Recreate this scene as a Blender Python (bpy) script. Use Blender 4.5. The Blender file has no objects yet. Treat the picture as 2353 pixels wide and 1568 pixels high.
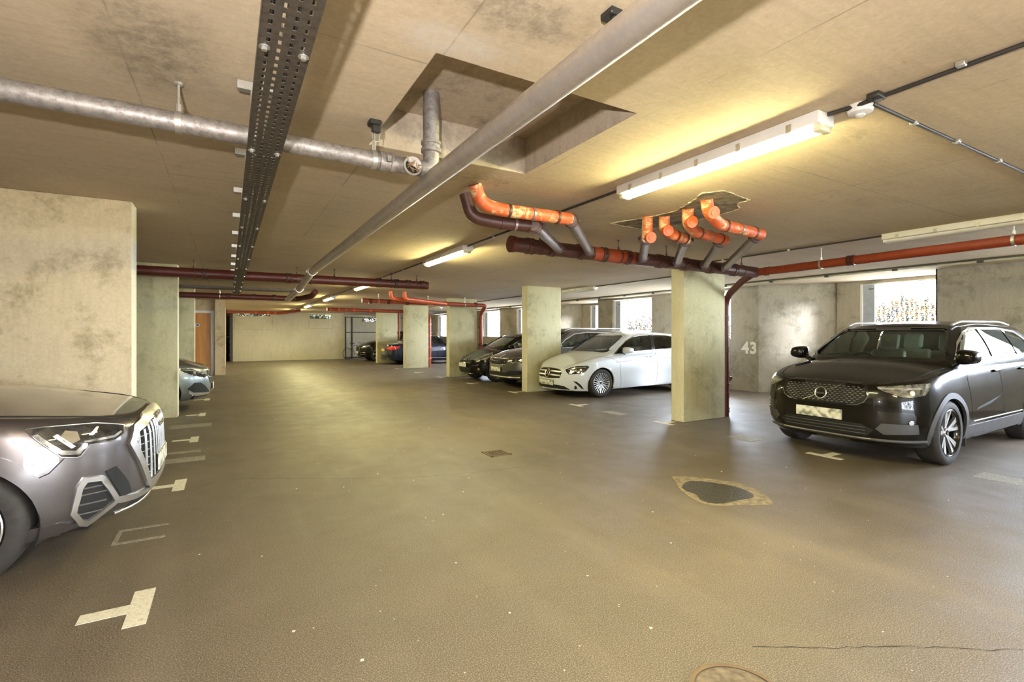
import bpy, bmesh, math, random
from mathutils import Vector, Matrix
from mathutils.bvhtree import BVHTree
from mathutils.geometry import delaunay_2d_cdt
random.seed(7)
PI = math.pi
C = bpy.context.scene.collection
SC = bpy.context.scene

# ------------------------------------------------------------------ camera, world, light, exposure
TH = 29.878
cam_d = bpy.data.cameras.new('camera')
cam_d.sensor_fit = 'HORIZONTAL'; cam_d.sensor_width = 36.0
cam_d.lens = 1134.0 / 2353.0 * 36.0
cam_d.shift_y = -16.0 / 2353.0
cam_d.clip_start = 0.05; cam_d.clip_end = 300
cam = bpy.data.objects.new('camera', cam_d); C.objects.link(cam)
cam.location = (0, 0, 1.47)
cam.rotation_euler = (PI / 2, 0, -math.radians(TH))
SC.camera = cam

world = bpy.data.worlds.new('world'); SC.world = world
world.use_nodes = True
wn = world.node_tree; wn.nodes.clear()
wo = wn.nodes.new('ShaderNodeOutputWorld'); wb = wn.nodes.new('ShaderNodeBackground')
wtc = wn.nodes.new('ShaderNodeTexCoord'); wsep = wn.nodes.new('ShaderNodeSeparateXYZ')
wr = wn.nodes.new('ShaderNodeValToRGB')
wr.color_ramp.elements[0].position = 0.42; wr.color_ramp.elements[0].color = (0.30, 0.33, 0.30, 1)
wr.color_ramp.elements[1].position = 0.56; wr.color_ramp.elements[1].color = (0.74, 0.84, 1.0, 1)
wmap = wn.nodes.new('ShaderNodeMapRange')
wmap.inputs[1].default_value = -1; wmap.inputs[2].default_value = 1
wn.links.new(wtc.outputs['Generated'], wsep.inputs[0]); wn.links.new(wsep.outputs[2], wmap.inputs[0])
wn.links.new(wmap.outputs[0], wr.inputs[0]); wn.links.new(wr.outputs[0], wb.inputs[0])
wb.inputs[1].default_value = 92.0
wn.links.new(wb.outputs[0], wo.inputs[0])

def lamp(name, kind, loc, energy, color=(1, 1, 1), rot=(0, 0, 0), **kw):
    d = bpy.data.lights.new(name, kind); d.energy = energy; d.color = color
    for k, v in kw.items(): setattr(d, k, v)
    o = bpy.data.objects.new(name, d); C.objects.link(o); o.location = loc; o.rotation_euler = rot
    return o
# the photographer's flash, held beside the camera: it throws the hard pipe shadows on the ceiling
lamp('camera_flash', 'POINT', (-0.3, -0.3, 1.62), 480, (1.0, 0.95, 0.93), shadow_soft_size=0.03)
TUBE_EMIT = 275.0
# hazy sun from behind the viewer's right, grazing in through the window pockets
_d = Vector((-0.27, 0.88, -0.20)).normalized()
lamp('sun', 'SUN', (20, -20, 20), 22.0, (0.88, 0.92, 1.0), _d.to_track_quat('-Z', 'Y').to_euler(), angle=math.radians(9))
TUBE_COL = (1.0, 0.91, 0.44)

vs = SC.view_settings
vs.view_transform = 'Standard'; vs.look = 'None'; vs.gamma = 1.0; vs.exposure = 0.08; vs.use_curve_mapping = False
try:
    SC.cycles.max_bounces = 10; SC.cycles.diffuse_bounces = 6; SC.cycles.use_denoising = True
    SC.cycles.sample_clamp_indirect = 25.0; SC.cycles.caustics_reflective = False; SC.cycles.caustics_refractive = False
except Exception: pass

# ------------------------------------------------------------------ materials
class NT:
    def __init__(s, name):
        s.m = bpy.data.materials.new(name); s.m.use_nodes = True
        s.t = s.m.node_tree; s.b = s.t.nodes['Principled BSDF']
    def n(s, kind, **kw):
        x = s.t.nodes.new(kind)
        for k, v in kw.items():
            if k.startswith('i_'): x.inputs[k[2:].replace('_', ' ')].default_value = v
            else: setattr(x, k, v)
        return x
    def l(s, a, b): s.t.links.new(a, b)
    def coord(s, scale=(1, 1, 1)):
        tc = s.n('ShaderNodeTexCoord'); mp = s.n('ShaderNodeMapping'); mp.inputs['Scale'].default_value = scale
        s.l(tc.outputs['Object'], mp.inputs[0]); return mp.outputs[0]
    def noise(s, vec, scale, detail=4, rough=0.55, dist=0.0):
        x = s.n('ShaderNodeTexNoise'); x.inputs['Scale'].default_value = scale; x.inputs['Detail'].default_value = detail
        x.inputs['Roughness'].default_value = rough; x.inputs['Distortion'].default_value = dist
        s.l(vec, x.inputs['Vector']); return x.outputs['Fac']
    def ramp(s, fac, stops):
        x = s.n('ShaderNodeValToRGB'); r = x.color_ramp
        while len(r.elements) < len(stops): r.elements.new(0.5)
        for e, (p, c) in zip(r.elements, stops):
            e.position = p; e.color = (c, c, c, 1) if isinstance(c, (int, float)) else (*c, 1)
        s.l(fac, x.inputs[0]); return x.outputs[0]
    def mix(s, fac, a, b, mode='MIX'):
        x = s.n('ShaderNodeMix', data_type='RGBA', blend_type=mode)
        for sock, v in ((x.inputs[0], fac), (x.inputs[6], a), (x.inputs[7], b)):
            if isinstance(v, (int, float)): sock.default_value = v
            elif isinstance(v, tuple): sock.default_value = (*v, 1)
            else: s.l(v, sock)
        return x.outputs[2]
    def math(s, op, a, b=None, c=None):
        x = s.n('ShaderNodeMath', operation=op)
        for i, v in enumerate((a, b, c)):
            if v is None: continue
            if isinstance(v, (int, float)): x.inputs[i].default_value = v
            else: s.l(v, x.inputs[i])
        return x.outputs[0]
    def bump(s, h, strength=0.2, dist=0.01):
        x = s.n('ShaderNodeBump'); x.inputs['Strength'].default_value = strength; x.inputs['Distance'].default_value = dist
        s.l(h, x.inputs['Height']); s.l(x.outputs[0], s.b.inputs['Normal'])

def mat(name, col, rough=0.5, metal=0.0, coat=0.0, var=0.08, scale=8.0, bump=0.0, emit=None, es=0.0, alpha=None, spec=None):
    """plain procedural material: base colour with a little noise wear"""
    k = NT(name); b = k.b
    v = k.coord()
    f = k.noise(v, scale, 5)
    c2 = tuple(max(0, x * (1 - var * 2.2)) for x in col); c1 = tuple(min(1, x * (1 + var)) for x in col)
    k.l(k.ramp(f, [(0.3, c2), (0.7, c1)]), b.inputs['Base Color'])
    b.inputs['Roughness'].default_value = rough; b.inputs['Metallic'].default_value = metal
    b.inputs['Coat Weight'].default_value = coat; b.inputs['Coat Roughness'].default_value = 0.04
    if spec is not None: b.inputs['Specular IOR Level'].default_value = spec
    if bump: k.bump(f, bump, 0.01)
    if emit: b.inputs['Emission Color'].default_value = (*emit, 1); b.inputs['Emission Strength'].default_value = es
    return k.m

def concrete(name, base, dark, kind='wall', grain=(1, 1, 0.12), stain=0.5, light=None):
    k = NT(name); b = k.b; v = k.coord()
    big = k.noise(v, 0.9, 6, 0.6, 0.4)
    col = k.ramp(big, [(0.28, dark), (0.45, base), (0.75, light or tuple(min(1, x * 1.12) for x in base))])
    fine = k.noise(v, 38, 5, 0.7)
    col = k.mix(0.38, col, k.ramp(fine, [(0.3, tuple(x * 0.6 for x in base)), (0.7, tuple(min(1, x * 1.15) for x in base))]))
    gr = k.noise(k.coord(tuple(g * 14 for g in grain)), 1.0, 7, 0.7)          # long drag marks of the shuttering
    col = k.mix(k.ramp(gr, [(0.48, 0.0), (0.70, 0.45)]), col, tuple(x * 0.72 for x in base))
    st = k.noise(v, 2.0, 10, 0.78, 0.15)                                         # blotches
    col = k.mix(k.ramp(st, [(0.50, 0.0), (0.66, stain)]), col, tuple(x * 0.60 for x in dark))
    pit = k.n('ShaderNodeTexVoronoi', feature='F1'); pit.inputs['Scale'].default_value = 9; k.l(v, pit.inputs['Vector'])
    pm = k.ramp(pit.outputs['Distance'], [(0.035, 1.0), (0.06, 0.0)])
    gate = k.ramp(k.noise(v, 1.6, 2), [(0.5, 0.0), (0.6, 1.0)])
    col = k.mix(k.math('MULTIPLY', k.math('MULTIPLY', pm, gate), 0.45), col, tuple(x * 0.45 for x in dark))
    k.l(col, b.inputs['Base Color'])
    b.inputs['Roughness'].default_value = 0.85; b.inputs['Specular IOR Level'].default_value = 0.25
    k.bump(k.math('ADD', k.math('MULTIPLY', fine, 0.5), gr), 0.12, 0.004)
    return k, col

CON_PIL = concrete('concrete_pillar', (0.54, 0.50, 0.31), (0.36, 0.33, 0.17), stain=0.6)[0].m
CON_PIL2 = concrete('concrete_warm', (0.60, 0.49, 0.32), (0.38, 0.30, 0.16), stain=0.75)[0].m
CON_EDGE_LIT = concrete('concrete_edge_tube_lit', (0.66, 0.62, 0.47), (0.55, 0.50, 0.36), stain=0.15)[0].m  # paler concrete copy: tube light painted into the narrow side faces
CON_BACK = concrete('concrete_back', (0.60, 0.54, 0.38), (0.50, 0.44, 0.28), stain=0.25)[0].m
CON_GREY = concrete('concrete_grey', (0.44, 0.40, 0.32), (0.28, 0.25, 0.18), stain=0.7)[0].m
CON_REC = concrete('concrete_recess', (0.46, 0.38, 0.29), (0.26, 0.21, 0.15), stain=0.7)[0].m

def ceiling_mat():
    k, col = concrete('concrete_ceiling', (0.60, 0.485, 0.335), (0.46, 0.36, 0.23), grain=(0.10, 1.3, 1), stain=0.0)
    v = k.coord()
    # shutter-board joints: faint grooves every 1.22 m across and 2.44 m along the aisle
    sep = k.n('ShaderNodeSeparateXYZ'); k.l(v, sep.inputs[0])
    wob = k.math('MULTIPLY', k.math('SUBTRACT', k.noise(v, 3.0, 2), 0.5), 0.008)
    def joint(out, period, off, w):
        a = k.math('ADD', k.math('ADD', out, wob), off)
        m = k.math('PINGPONG', a, period / 2)
        return k.ramp(k.math('MULTIPLY', m, 1.0), [(0.0, 1.0), (w, 0.0)])
    j1 = joint(sep.outputs[0], 1.22, 0.40, 0.006); j2 = joint(sep.outputs[1], 2.44, 0.30, 0.006)
    brk = k.ramp(k.noise(v, 1.3, 3), [(0.42, 0.0), (0.56, 0.75)])
    jj = k.math('MULTIPLY', k.math('MAXIMUM', j1, j2), brk)
    col = k.mix(jj, col, (0.20, 0.17, 0.11))
    # mildew patches and pale lime bloom
    mil = k.ramp(k.noise(v, 1.1, 11, 0.78, 0.6), [(0.60, 0.0), (0.72, 0.55)])
    col = k.mix(mil, col, (0.17, 0.145, 0.105))
    blm = k.ramp(k.noise(v, 0.8, 8, 0.7, 1.2), [(0.68, 0.0), (0.76, 0.5)])
    col = k.mix(blm, col, (0.62, 0.58, 0.50))
    # rust flecks
    vo = k.n('ShaderNodeTexVoronoi', feature='F1'); vo.inputs['Scale'].default_value = 3.2; vo.inputs['Randomness'].default_value = 1
    k.l(k.coord((1, 2.6, 1)), vo.inputs['Vector'])
    rm = k.math('MULTIPLY', k.ramp(vo.outputs['Distance'], [(0.03, 1.0), (0.06, 0.0)]), k.ramp(k.noise(v, 0.7, 2), [(0.5, 0.0), (0.58, 0.7)]))
    col = k.mix(rm, col, (0.50, 0.24, 0.06))
    def stain_at(cx, cy, rx, ry, c, amt, seed):
        nonlocal col
        dx = k.math('DIVIDE', k.math('SUBTRACT', sep.outputs[0], cx), rx)
        dy = k.math('DIVIDE', k.math('SUBTRACT', sep.outputs[1], cy), ry)
        r = k.math('SQRT', k.math('ADD', k.math('MULTIPLY', dx, dx), k.math('MULTIPLY', dy, dy)))
        nz = k.noise(k.coord((1, 1, 1)), 5 + seed, 12, 0.82)
        r = k.math('ADD', r, k.math('MULTIPLY', k.math('SUBTRACT', nz, 0.5), 1.9))
        brk2 = k.ramp(k.noise(v, 14 + seed, 8, 0.8), [(0.38, 0.25), (0.62, 1.0)])
        col = k.mix(k.math('MULTIPLY', k.ramp(r, [(0.35, amt), (1.15, 0.0)]), brk2), col, c)
    stain_at(-0.28, 2.62, 0.30, 0.50, (0.20, 0.165, 0.12), 0.8, 0)
    stain_at(0.98, 1.62, 0.38, 0.22, (0.22, 0.18, 0.13), 0.75, 2)
    stain_at(0.82, 1.93, 0.30, 0.13, (0.62, 0.57, 0.50), 0.8, 1)
    stain_at(1.78, 3.55, 0.45, 0.22, (0.23, 0.20, 0.10), 0.7, 3)
    stain_at(4.1, 3.9, 1.05, 0.42, (0.30, 0.27, 0.17), 0.75, 1)
    k.l(col, k.b.inputs['Base Color'])
    return k.m
CEIL = ceiling_mat()

def floor_mat():
    k = NT('asphalt_floor'); b = k.b; v = k.coord()
    big = k.noise(v, 0.35, 5, 0.6, 0.5)
    col = k.ramp(big, [(0.3, (0.055, 0.041, 0.028)), (0.5, (0.096, 0.073, 0.050)), (0.72, (0.175, 0.136, 0.096))])
    mid = k.noise(v, 2.4, 7, 0.65, 0.3)
    col = k.mix(k.ramp(mid, [(0.38, 0.55), (0.56, 0.0)]), col, (0.055, 0.043, 0.030))
    grit = k.noise(v, 160, 4, 0.8)
    col = k.mix(0.5, col, k.ramp(grit, [(0.36, (0.020, 0.016, 0.011)), (0.50, (0.10, 0.078, 0.053)), (0.64, (0.55, 0.45, 0.33))]))
    vo = k.n('ShaderNodeTexVoronoi', feature='F1'); vo.inputs['Scale'].default_value = 9.0; k.l(v, vo.inputs['Vector'])
    fl = k.ramp(vo.outputs['Distance'], [(0.035, 0.9), (0.05, 0.0)])
    col = k.mix(k.math('MULTIPLY', fl, k.ramp(k.noise(v, 3.1, 2), [(0.48, 0.0), (0.52, 1.0)])), col, (0.55, 0.51, 0.42))
    tr = k.noise(k.coord((2.4, 0.16, 1)), 1.0, 3)                              # worn wheel tracks along the aisle
    col = k.mix(k.ramp(tr, [(0.5, 0.0), (0.7, 0.16)]), col, (0.26, 0.215, 0.155))
    k.l(col, b.inputs['Base Color'])
    k.l(k.ramp(mid, [(0.3, 0.42), (0.7, 0.62)]), b.inputs['Roughness'])
    b.inputs['Specular IOR Level'].default_value = 0.5
    k.bump(grit, 0.55, 0.004)
    return k.m
FLOOR = floor_mat()

def worn_paint(name, col, thr=0.45):
    k = NT(name); b = k.b; v = k.coord()
    f = k.noise(v, 45, 6, 0.8)
    k.l(k.ramp(f, [(thr - 0.08, (0.17, 0.145, 0.11)), (thr, tuple(x * 0.8 for x in col)), (thr + 0.15, col)]), b.inputs['Base Color'])
    b.inputs['Roughness'].default_value = 0.7
    k.bump(f, 0.2, 0.002)
    return k.m
PAINT = worn_paint('road_paint', (0.66, 0.62, 0.50), 0.40)
PAINT_OLD = worn_paint('faded_road_paint', (0.36, 0.33, 0.27), 0.52)
NUMPAINT = worn_paint('number_paint', (0.90, 0.88, 0.82), 0.25)

def metal_pipe_mat(name, col, rough, metal, blot):
    k = NT(name); b = k.b; v = k.coord()
    f = k.noise(v, 30, 7, 0.75); g = k.noise(v, 4, 4)
    c = k.ramp(f, [(0.34, tuple(x * (1 - blot) for x in col)), (0.55, col), (0.75, tuple(min(1, x * 1.2) for x in col))])
    c = k.mix(k.ramp(g, [(0.5, 0.0), (0.7, 0.35)]), c, tuple(x * 0.6 for x in col))
    k.l(c, b.inputs['Base Color']); b.inputs['Metallic'].default_value = metal
    k.l(k.ramp(f, [(0.3, rough + 0.12), (0.7, rough - 0.06)]), b.inputs['Roughness'])
    k.bump(f, 0.25, 0.003)
    return k.m
GALV = metal_pipe_mat('galvanised_pipe', (0.36, 0.325, 0.305), 0.50, 0.55, 0.5)
STEEL = metal_pipe_mat('smooth_steel_pipe', (0.52, 0.47, 0.42), 0.40, 0.75, 0.14)
TRAYM = metal_pipe_mat('galvanised_tray', (0.12, 0.10, 0.08), 0.5, 0.55, 0.5)
ZINC = mat('zinc', (0.62, 0.60, 0.56), 0.35, 0.8)
IRON = metal_pipe_mat('red_brown_iron_pipe', (0.095, 0.016, 0.011), 0.42, 0.0, 0.35)
IRON_D = metal_pipe_mat('dark_brown_iron_pipe', (0.075, 0.026, 0.018), 0.42, 0.0, 0.3)
GREYB = metal_pipe_mat('grey_brown_branch_pipe', (0.26, 0.20, 0.19), 0.32, 0.45, 0.15)
REDX = metal_pipe_mat('orange_red_pipe', (0.30, 0.050, 0.016), 0.42, 0.0, 0.2)
def orange_mat():
    k = NT('orange_pipe_with_plaster'); b = k.b; v = k.coord()
    f = k.noise(v, 9, 8, 0.75, 0.6)
    c = k.ramp(f, [(0.40, (0.58, 0.085, 0.018)), (0.53, (0.52, 0.12, 0.04)), (0.57, (0.58, 0.42, 0.22)), (0.8, (0.66, 0.54, 0.34))])
    k.l(c, b.inputs['Base Color']); b.inputs['Roughness'].default_value = 0.5
    k.bump(f, 0.5, 0.008)
    return k.m
ORANGE_D = orange_mat()
ORANGE = metal_pipe_mat('orange_pipe', (0.62, 0.10, 0.022), 0.35, 0.0, 0.25)
BLACK = mat('black_plastic', (0.02, 0.019, 0.017), 0.45)
CONDUIT = mat('black_conduit', (0.035, 0.03, 0.024), 0.45)
CREAM = mat('cream_conduit', (0.68, 0.66, 0.50), 0.45)
WHITEP = mat('white_plastic', (0.72, 0.70, 0.66), 0.4, var=0.03)
WHITEF = mat('white_painted_frame', (0.80, 0.80, 0.80), 0.5, var=0.02)
BLUEGREY = mat('blue_grey_reveal', (0.42, 0.47, 0.56), 0.5)
DARKST = mat('dark_steel', (0.045, 0.035, 0.022), 0.5, 0.3)
WOOD = None
def wood_mat():
    k = NT('orange_wood_door'); b = k.b
    f = k.noise(k.coord((9, 9, 0.7)), 1.5, 6, 0.6, 0.8)
    k.l(k.ramp(f, [(0.3, (0.50, 0.20, 0.018)), (0.7, (0.68, 0.31, 0.03))]), b.inputs['Base Color']); b.inputs['Roughness'].default_value = 0.4
    return k.m
WOOD = wood_mat()
TUBE = mat('lit_tube_diffuser', (0.9, 0.9, 0.85), 0.4, emit=TUBE_COL, es=TUBE_EMIT)
CLEARP = mat('diffuser_end_plastic', (0.75, 0.68, 0.45), 0.2)

# car materials
def paint(name, col, metal=0.6, rough=0.32, coat=1.0):
    k = NT(name); b = k.b; v = k.coord()
    f = k.noise(v, 900, 2); g = k.noise(v, 3, 4)
    c = k.ramp(f, [(0.35, tuple(x * 0.8 for x in col)), (0.65, tuple(min(1, x * 1.2) for x in col))])
    k.l(c, b.inputs['Base Color']); b.inputs['Metallic'].default_value = metal
    k.l(k.ramp(g, [(0.3, rough), (0.8, rough + 0.06)]), b.inputs['Roughness'])
    b.inputs['Coat Weight'].default_value = coat; b.inputs['Coat Roughness'].default_value = 0.025
    return k.m
P_GREY = paint('graphite_grey_paint', (0.105, 0.092, 0.088), 0.75, 0.3)
P_BLACK = paint('black_paint', (0.006, 0.005, 0.004), 0.0, 0.22, 0.5)
P_BLACK.node_tree.nodes['Principled BSDF'].inputs['Specular IOR Level'].default_value = 0.12
P_WHITE = paint('white_paint', (0.60, 0.63, 0.64), 0.0, 0.3)
P_SILVER = paint('silver_green_paint', (0.17, 0.19, 0.175), 0.8, 0.3)
P_SKODA = paint('dark_grey_paint', (0.10, 0.095, 0.085), 0.7, 0.3)
P_BLUE = paint('dark_blue_paint', (0.008, 0.014, 0.035), 0.5, 0.25)
RUBBER = mat('tyre_rubber', (0.028, 0.024, 0.020), 0.72, var=0.2, scale=30, bump=0.15)
CLAD = mat('grey_black_cladding', (0.055, 0.052, 0.050), 0.55, bump=0.05)
TRIMBLK = mat('gloss_black_trim', (0.008, 0.008, 0.008), 0.18, coat=0.6)
MATBLK = mat('matt_black_void', (0.006, 0.006, 0.006), 0.8)
CHROME = mat('chrome', (0.80, 0.79, 0.76), 0.12, 1.0, var=0.01)
SATIN = mat('satin_silver_trim', (0.58, 0.57, 0.55), 0.3, 0.9, var=0.02)
ALLOY = mat('alloy_wheel', (0.62, 0.62, 0.60), 0.3, 0.85, var=0.03)
LENSW = mat('clear_lamp_lens', (0.50, 0.50, 0.48), 0.08, 0.5, coat=1.0, var=0.3, scale=25)
LENSD = mat('dark_lamp_lens', (0.045, 0.043, 0.04), 0.06, 0.2, coat=1.0, var=0.3, scale=18)
LENSM = mat('smoky_lamp_lens', (0.20, 0.19, 0.155), 0.08, 0.3, coat=1.0, var=0.4, scale=22)
HEADL = mat('grey_headliner', (0.09, 0.085, 0.075), 0.9)
LENSR = mat('red_lamp_lens', (0.65, 0.015, 0.015), 0.12, coat=1.0)
PLATEW = mat('white_number_plate', (0.66, 0.66, 0.60), 0.45, var=0.02)
PLATEY = mat('yellow_number_plate', (0.75, 0.55, 0.10), 0.45, var=0.02)
def blur_plate():
    k = NT('blurred_number_plate'); v = k.coord((1, 1, 1))
    f = k.noise(v, 16, 1, 0.3)
    k.l(k.ramp(f, [(0.36, (0.20, 0.21, 0.17)), (0.5, (0.55, 0.56, 0.48)), (0.62, (0.70, 0.70, 0.62))]), k.b.inputs['Base Color'])
    k.b.inputs['Roughness'].default_value = 0.45
    return k.m
PLATEB = blur_plate()
SEATL = mat('cream_leather', (0.52, 0.53, 0.40), 0.6)
SEATD = mat('dark_cloth_seat', (0.05, 0.047, 0.043), 0.8)
CABIN = mat('dark_cabin_plastic', (0.025, 0.024, 0.022), 0.6)
def glass(name, tint, t):
    k = NT(name); k.t.nodes.remove(k.b)
    out = [n for n in k.t.nodes if n.type == 'OUTPUT_MATERIAL'][0]
    tr = k.n('ShaderNodeBsdfTransparent'); tr.inputs[0].default_value = (*[x * t for x in tint], 1)
    gl = k.n('ShaderNodeBsdfGlossy'); gl.inputs['Roughness'].default_value = 0.02; gl.inputs[0].default_value = (0.95, 1, 0.97, 1)
    fr = k.n('ShaderNodeFresnel'); fr.inputs[0].default_value = 1.55
    f2 = k.math('MULTIPLY', fr.outputs[0], 1.25)
    mx = k.n('ShaderNodeMixShader'); k.l(f2, mx.inputs[0]); k.l(tr.outputs[0], mx.inputs[1]); k.l(gl.outputs[0], mx.inputs[2])
    k.l(mx.outputs[0], out.inputs[0])
    return k.m
GLASS = glass('car_glass', (0.80, 0.93, 0.82), 0.85)
GLASSD = glass('privacy_car_glass', (0.5, 0.5, 0.5), 0.25)

# ------------------------------------------------------------------ mesh helpers
class MB:
    def __init__(s): s.v = []; s.f = []
    def add(s, vs_, fs):
        o = len(s.v); s.v += [tuple(p) for p in vs_]; s.f += [tuple(i + o for i in f) for f in fs]; return s
    def box(s, a, b):
        (x0, y0, z0), (x1, y1, z1) = a, b
        if x0 > x1: x0, x1 = x1, x0
        if y0 > y1: y0, y1 = y1, y0
        if z0 > z1: z0, z1 = z1, z0
        return s.add([(x0, y0, z0), (x1, y0, z0), (x1, y1, z0), (x0, y1, z0), (x0, y0, z1), (x1, y0, z1), (x1, y1, z1), (x0, y1, z1)],
                     [(0, 3, 2, 1), (4, 5, 6, 7), (0, 1, 5, 4), (1, 2, 6, 5), (2, 3, 7, 6), (3, 0, 4, 7)])
    def rbox(s, a, b, r=0.02, n=3):
        """box with rounded vertical-section edges (bevelled all round)"""
        bm = bmesh.new(); t = MB().box(a, b)
        vv = [bm.verts.new(p) for p in t.v]
        for f in t.f: bm.faces.new([vv[i] for i in f])
        bmesh.ops.bevel(bm, geom=bm.edges[:], offset=r, segments=n, affect='EDGES', profile=0.5)
        bm.verts.index_update()
        s.add([v.co[:] for v in bm.verts], [[v.index for v in f.verts] for f in bm.faces]); bm.free(); return s
    def tube(s, pts, r, n=16, caps=True, closed=False):
        pts = [Vector(p) for p in pts]
        rs = r if isinstance(r, (list, tuple)) else [r] * len(pts)
        m = len(pts); rings = []; up = None
        for i, p in enumerate(pts):
            if closed: d = (pts[(i + 1) % m] - pts[i - 1])
            elif i == 0: d = pts[1] - p
            elif i == m - 1: d = p - pts[i - 1]
            else: d = (pts[i + 1] - p).normalized() + (p - pts[i - 1]).normalized()
            if d.length < 1e-9: d = Vector((0, 0, 1))
            d.normalize()
            if up is None:
                up = Vector((0, 0, 1)) if abs(d.z) < 0.9 else Vector((1, 0, 0))
            u = d.cross(up)
            if u.length < 1e-6: u = d.cross(Vector((1, 0.1, 0)))
            u.normalize(); w = u.cross(d).normalized(); up = w
            rings.append([p + (u * math.cos(2 * PI * k / n) + w * math.sin(2 * PI * k / n)) * rs[i] for k in range(n)])
        vs_ = [q for rg in rings for q in rg]; fs = []
        for i in range(m if closed else m - 1):
            a = i * n; b = ((i + 1) % m) * n
            for k in range(n): fs.append((a + k, a + (k + 1) % n, b + (k + 1) % n, b + k))
        if caps and not closed:
            fs.append(tuple(range(n - 1, -1, -1))); fs.append(tuple((m - 1) * n + k for k in range(n)))
        return s.add(vs_, fs)
    def cyl(s, a, b, r, n=20, r2=None): return s.tube([a, b], [r, r2 if r2 is not None else r], n)
    def lathe(s, prof, n=32, axis='y', c=(0, 0, 0), closed=False):
        vs_ = []; m = len(prof)
        for (r, h) in prof:
            for k in range(n):
                a = 2 * PI * k / n; x, z = r * math.cos(a), r * math.sin(a)
                vs_.append((c[0] + x, c[1] + h, c[2] + z) if axis == 'y' else (c[0] + x, c[1] + z, c[2] + h))
        fs = []
        for i in range(m if closed else m - 1):
            for k in range(n):
                q = (i * n + k, i * n + (k + 1) % n, ((i + 1) % m) * n + (k + 1) % n, ((i + 1) % m) * n + k)
                fs.append(q[::-1] if axis == 'y' else q)
        return s.add(vs_, fs)
    def prism(s, poly, z0, z1):
        n = len(poly)
        return s.add([(x, y, z0) for x, y in poly] + [(x, y, z1) for x, y in poly],
                     [tuple(range(n - 1, -1, -1)), tuple(range(n, 2 * n))] + [(i, (i + 1) % n, n + (i + 1) % n, n + i) for i in range(n)])
    def build(s, name, m, parent=None, smooth=None, loc=None):
        me = bpy.data.meshes.new(name); me.from_pydata(s.v, [], s.f); me.validate(); me.update()
        if m: me.materials.append(m)
        if smooth:
            me.polygons.foreach_set('use_smooth', [True] * len(me.polygons))
            try: me.set_sharp_from_angle(angle=math.radians(smooth))
            except Exception: pass
        o = bpy.data.objects.new(name, me); C.objects.link(o)
        if parent: o.parent = parent
        if loc: o.location = loc
        return o
def empty(name, loc=(0, 0, 0), rz=0):
    o = bpy.data.objects.new(name, None); C.objects.link(o); o.location = loc; o.rotation_euler = (0, 0, rz); o.empty_display_size = 0.2
    return o
def tag(o, label, cat=None, group=None, kind=None):
    if label: o['label'] = label
    if cat: o['category'] = cat
    if group: o['group'] = group
    if kind: o['kind'] = kind
    return o
def arc(p0, p1, p2, n=8):
    """rounded corner p0-p1-p2 as points (quadratic)"""
    p0, p1, p2 = Vector(p0), Vector(p1), Vector(p2)
    return [(1 - t) ** 2 * p0 + 2 * t * (1 - t) * p1 + t * t * p2 for t in [i / n for i in range(n + 1)]]
def path(pts, r=0.1, n=6):
    pts = [Vector(p) for p in pts]; out = [pts[0]]
    for i in range(1, len(pts) - 1):
        a = (pts[i - 1] - pts[i]); b = (pts[i + 1] - pts[i]); rr = min(r, a.length * 0.48, b.length * 0.48)
        out += arc(pts[i] + a.normalized() * rr, pts[i], pts[i] + b.normalized() * rr, n)
    return out + [pts[-1]]

# ------------------------------------------------------------------ the setting
H = 2.70
def struct(name, mb, m, label=None, parent=None, smooth=None):
    o = mb.build(name, m, parent, smooth)
    if not parent: tag(o, label, kind='structure')
    return o
floor = struct('floor', MB().box((-6.2, -9, -0.2), (13.0, 34, 0)), FLOOR, 'worn brown-grey asphalt floor of the car park')
ground = struct('ground', MB().box((13.0, -12, -0.3), (60, 60, 0.85)), mat('outdoor_paving', (0.55, 0.53, 0.48), 0.9), 'pale ground outside the windows')
ground2 = struct('ground', MB().box((-30, 34, -0.3), (13, 60, 1.6)), mat('outdoor_bank', (0.35, 0.40, 0.22), 0.9), 'bank outside the back wall')

HX0, HX1, HY0, HY1, HZ = 0.785, 1.975, 2.035, 3.24, 2.97
cm = MB()
cm.box((-6.2, -9, H), (HX0, 34, HZ)).box((HX1, -9, H), (12.96, 34, HZ)).box((HX0, -9, H), (HX1, HY0, HZ)).box((HX0, HY1, H), (HX1, 34, HZ))
cm.box((-6.2, -9, HZ), (12.96, 34, HZ + 0.25))
ceiling = struct('ceiling', cm, CEIL, 'board-marked concrete ceiling slab')
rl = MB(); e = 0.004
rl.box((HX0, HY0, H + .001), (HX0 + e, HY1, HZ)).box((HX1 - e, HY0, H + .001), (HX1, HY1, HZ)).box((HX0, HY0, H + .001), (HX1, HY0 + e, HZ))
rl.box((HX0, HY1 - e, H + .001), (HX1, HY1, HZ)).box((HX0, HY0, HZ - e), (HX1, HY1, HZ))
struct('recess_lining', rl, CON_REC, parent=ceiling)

def wall_boxes(name, boxes, m, label):
    mb = MB()
    for a, b in boxes: mb.box(a, b)
    return struct(name, mb, m, label)
wall_boxes('wall_left', [((-6.2, -9, 0), (-6.0, 20.7, H))], CON_PIL2, 'concrete wall behind the left-hand bays')
wall_boxes('wall_rear', [((-6.2, -9.2, 0), (1.6, -9, H)), ((7.4, -9.2, 0), (12, -9, H)), ((1.6, -9.2, 2.0), (7.4, -9, H))], CON_PIL2, 'concrete wall with the vehicle entrance')
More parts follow.
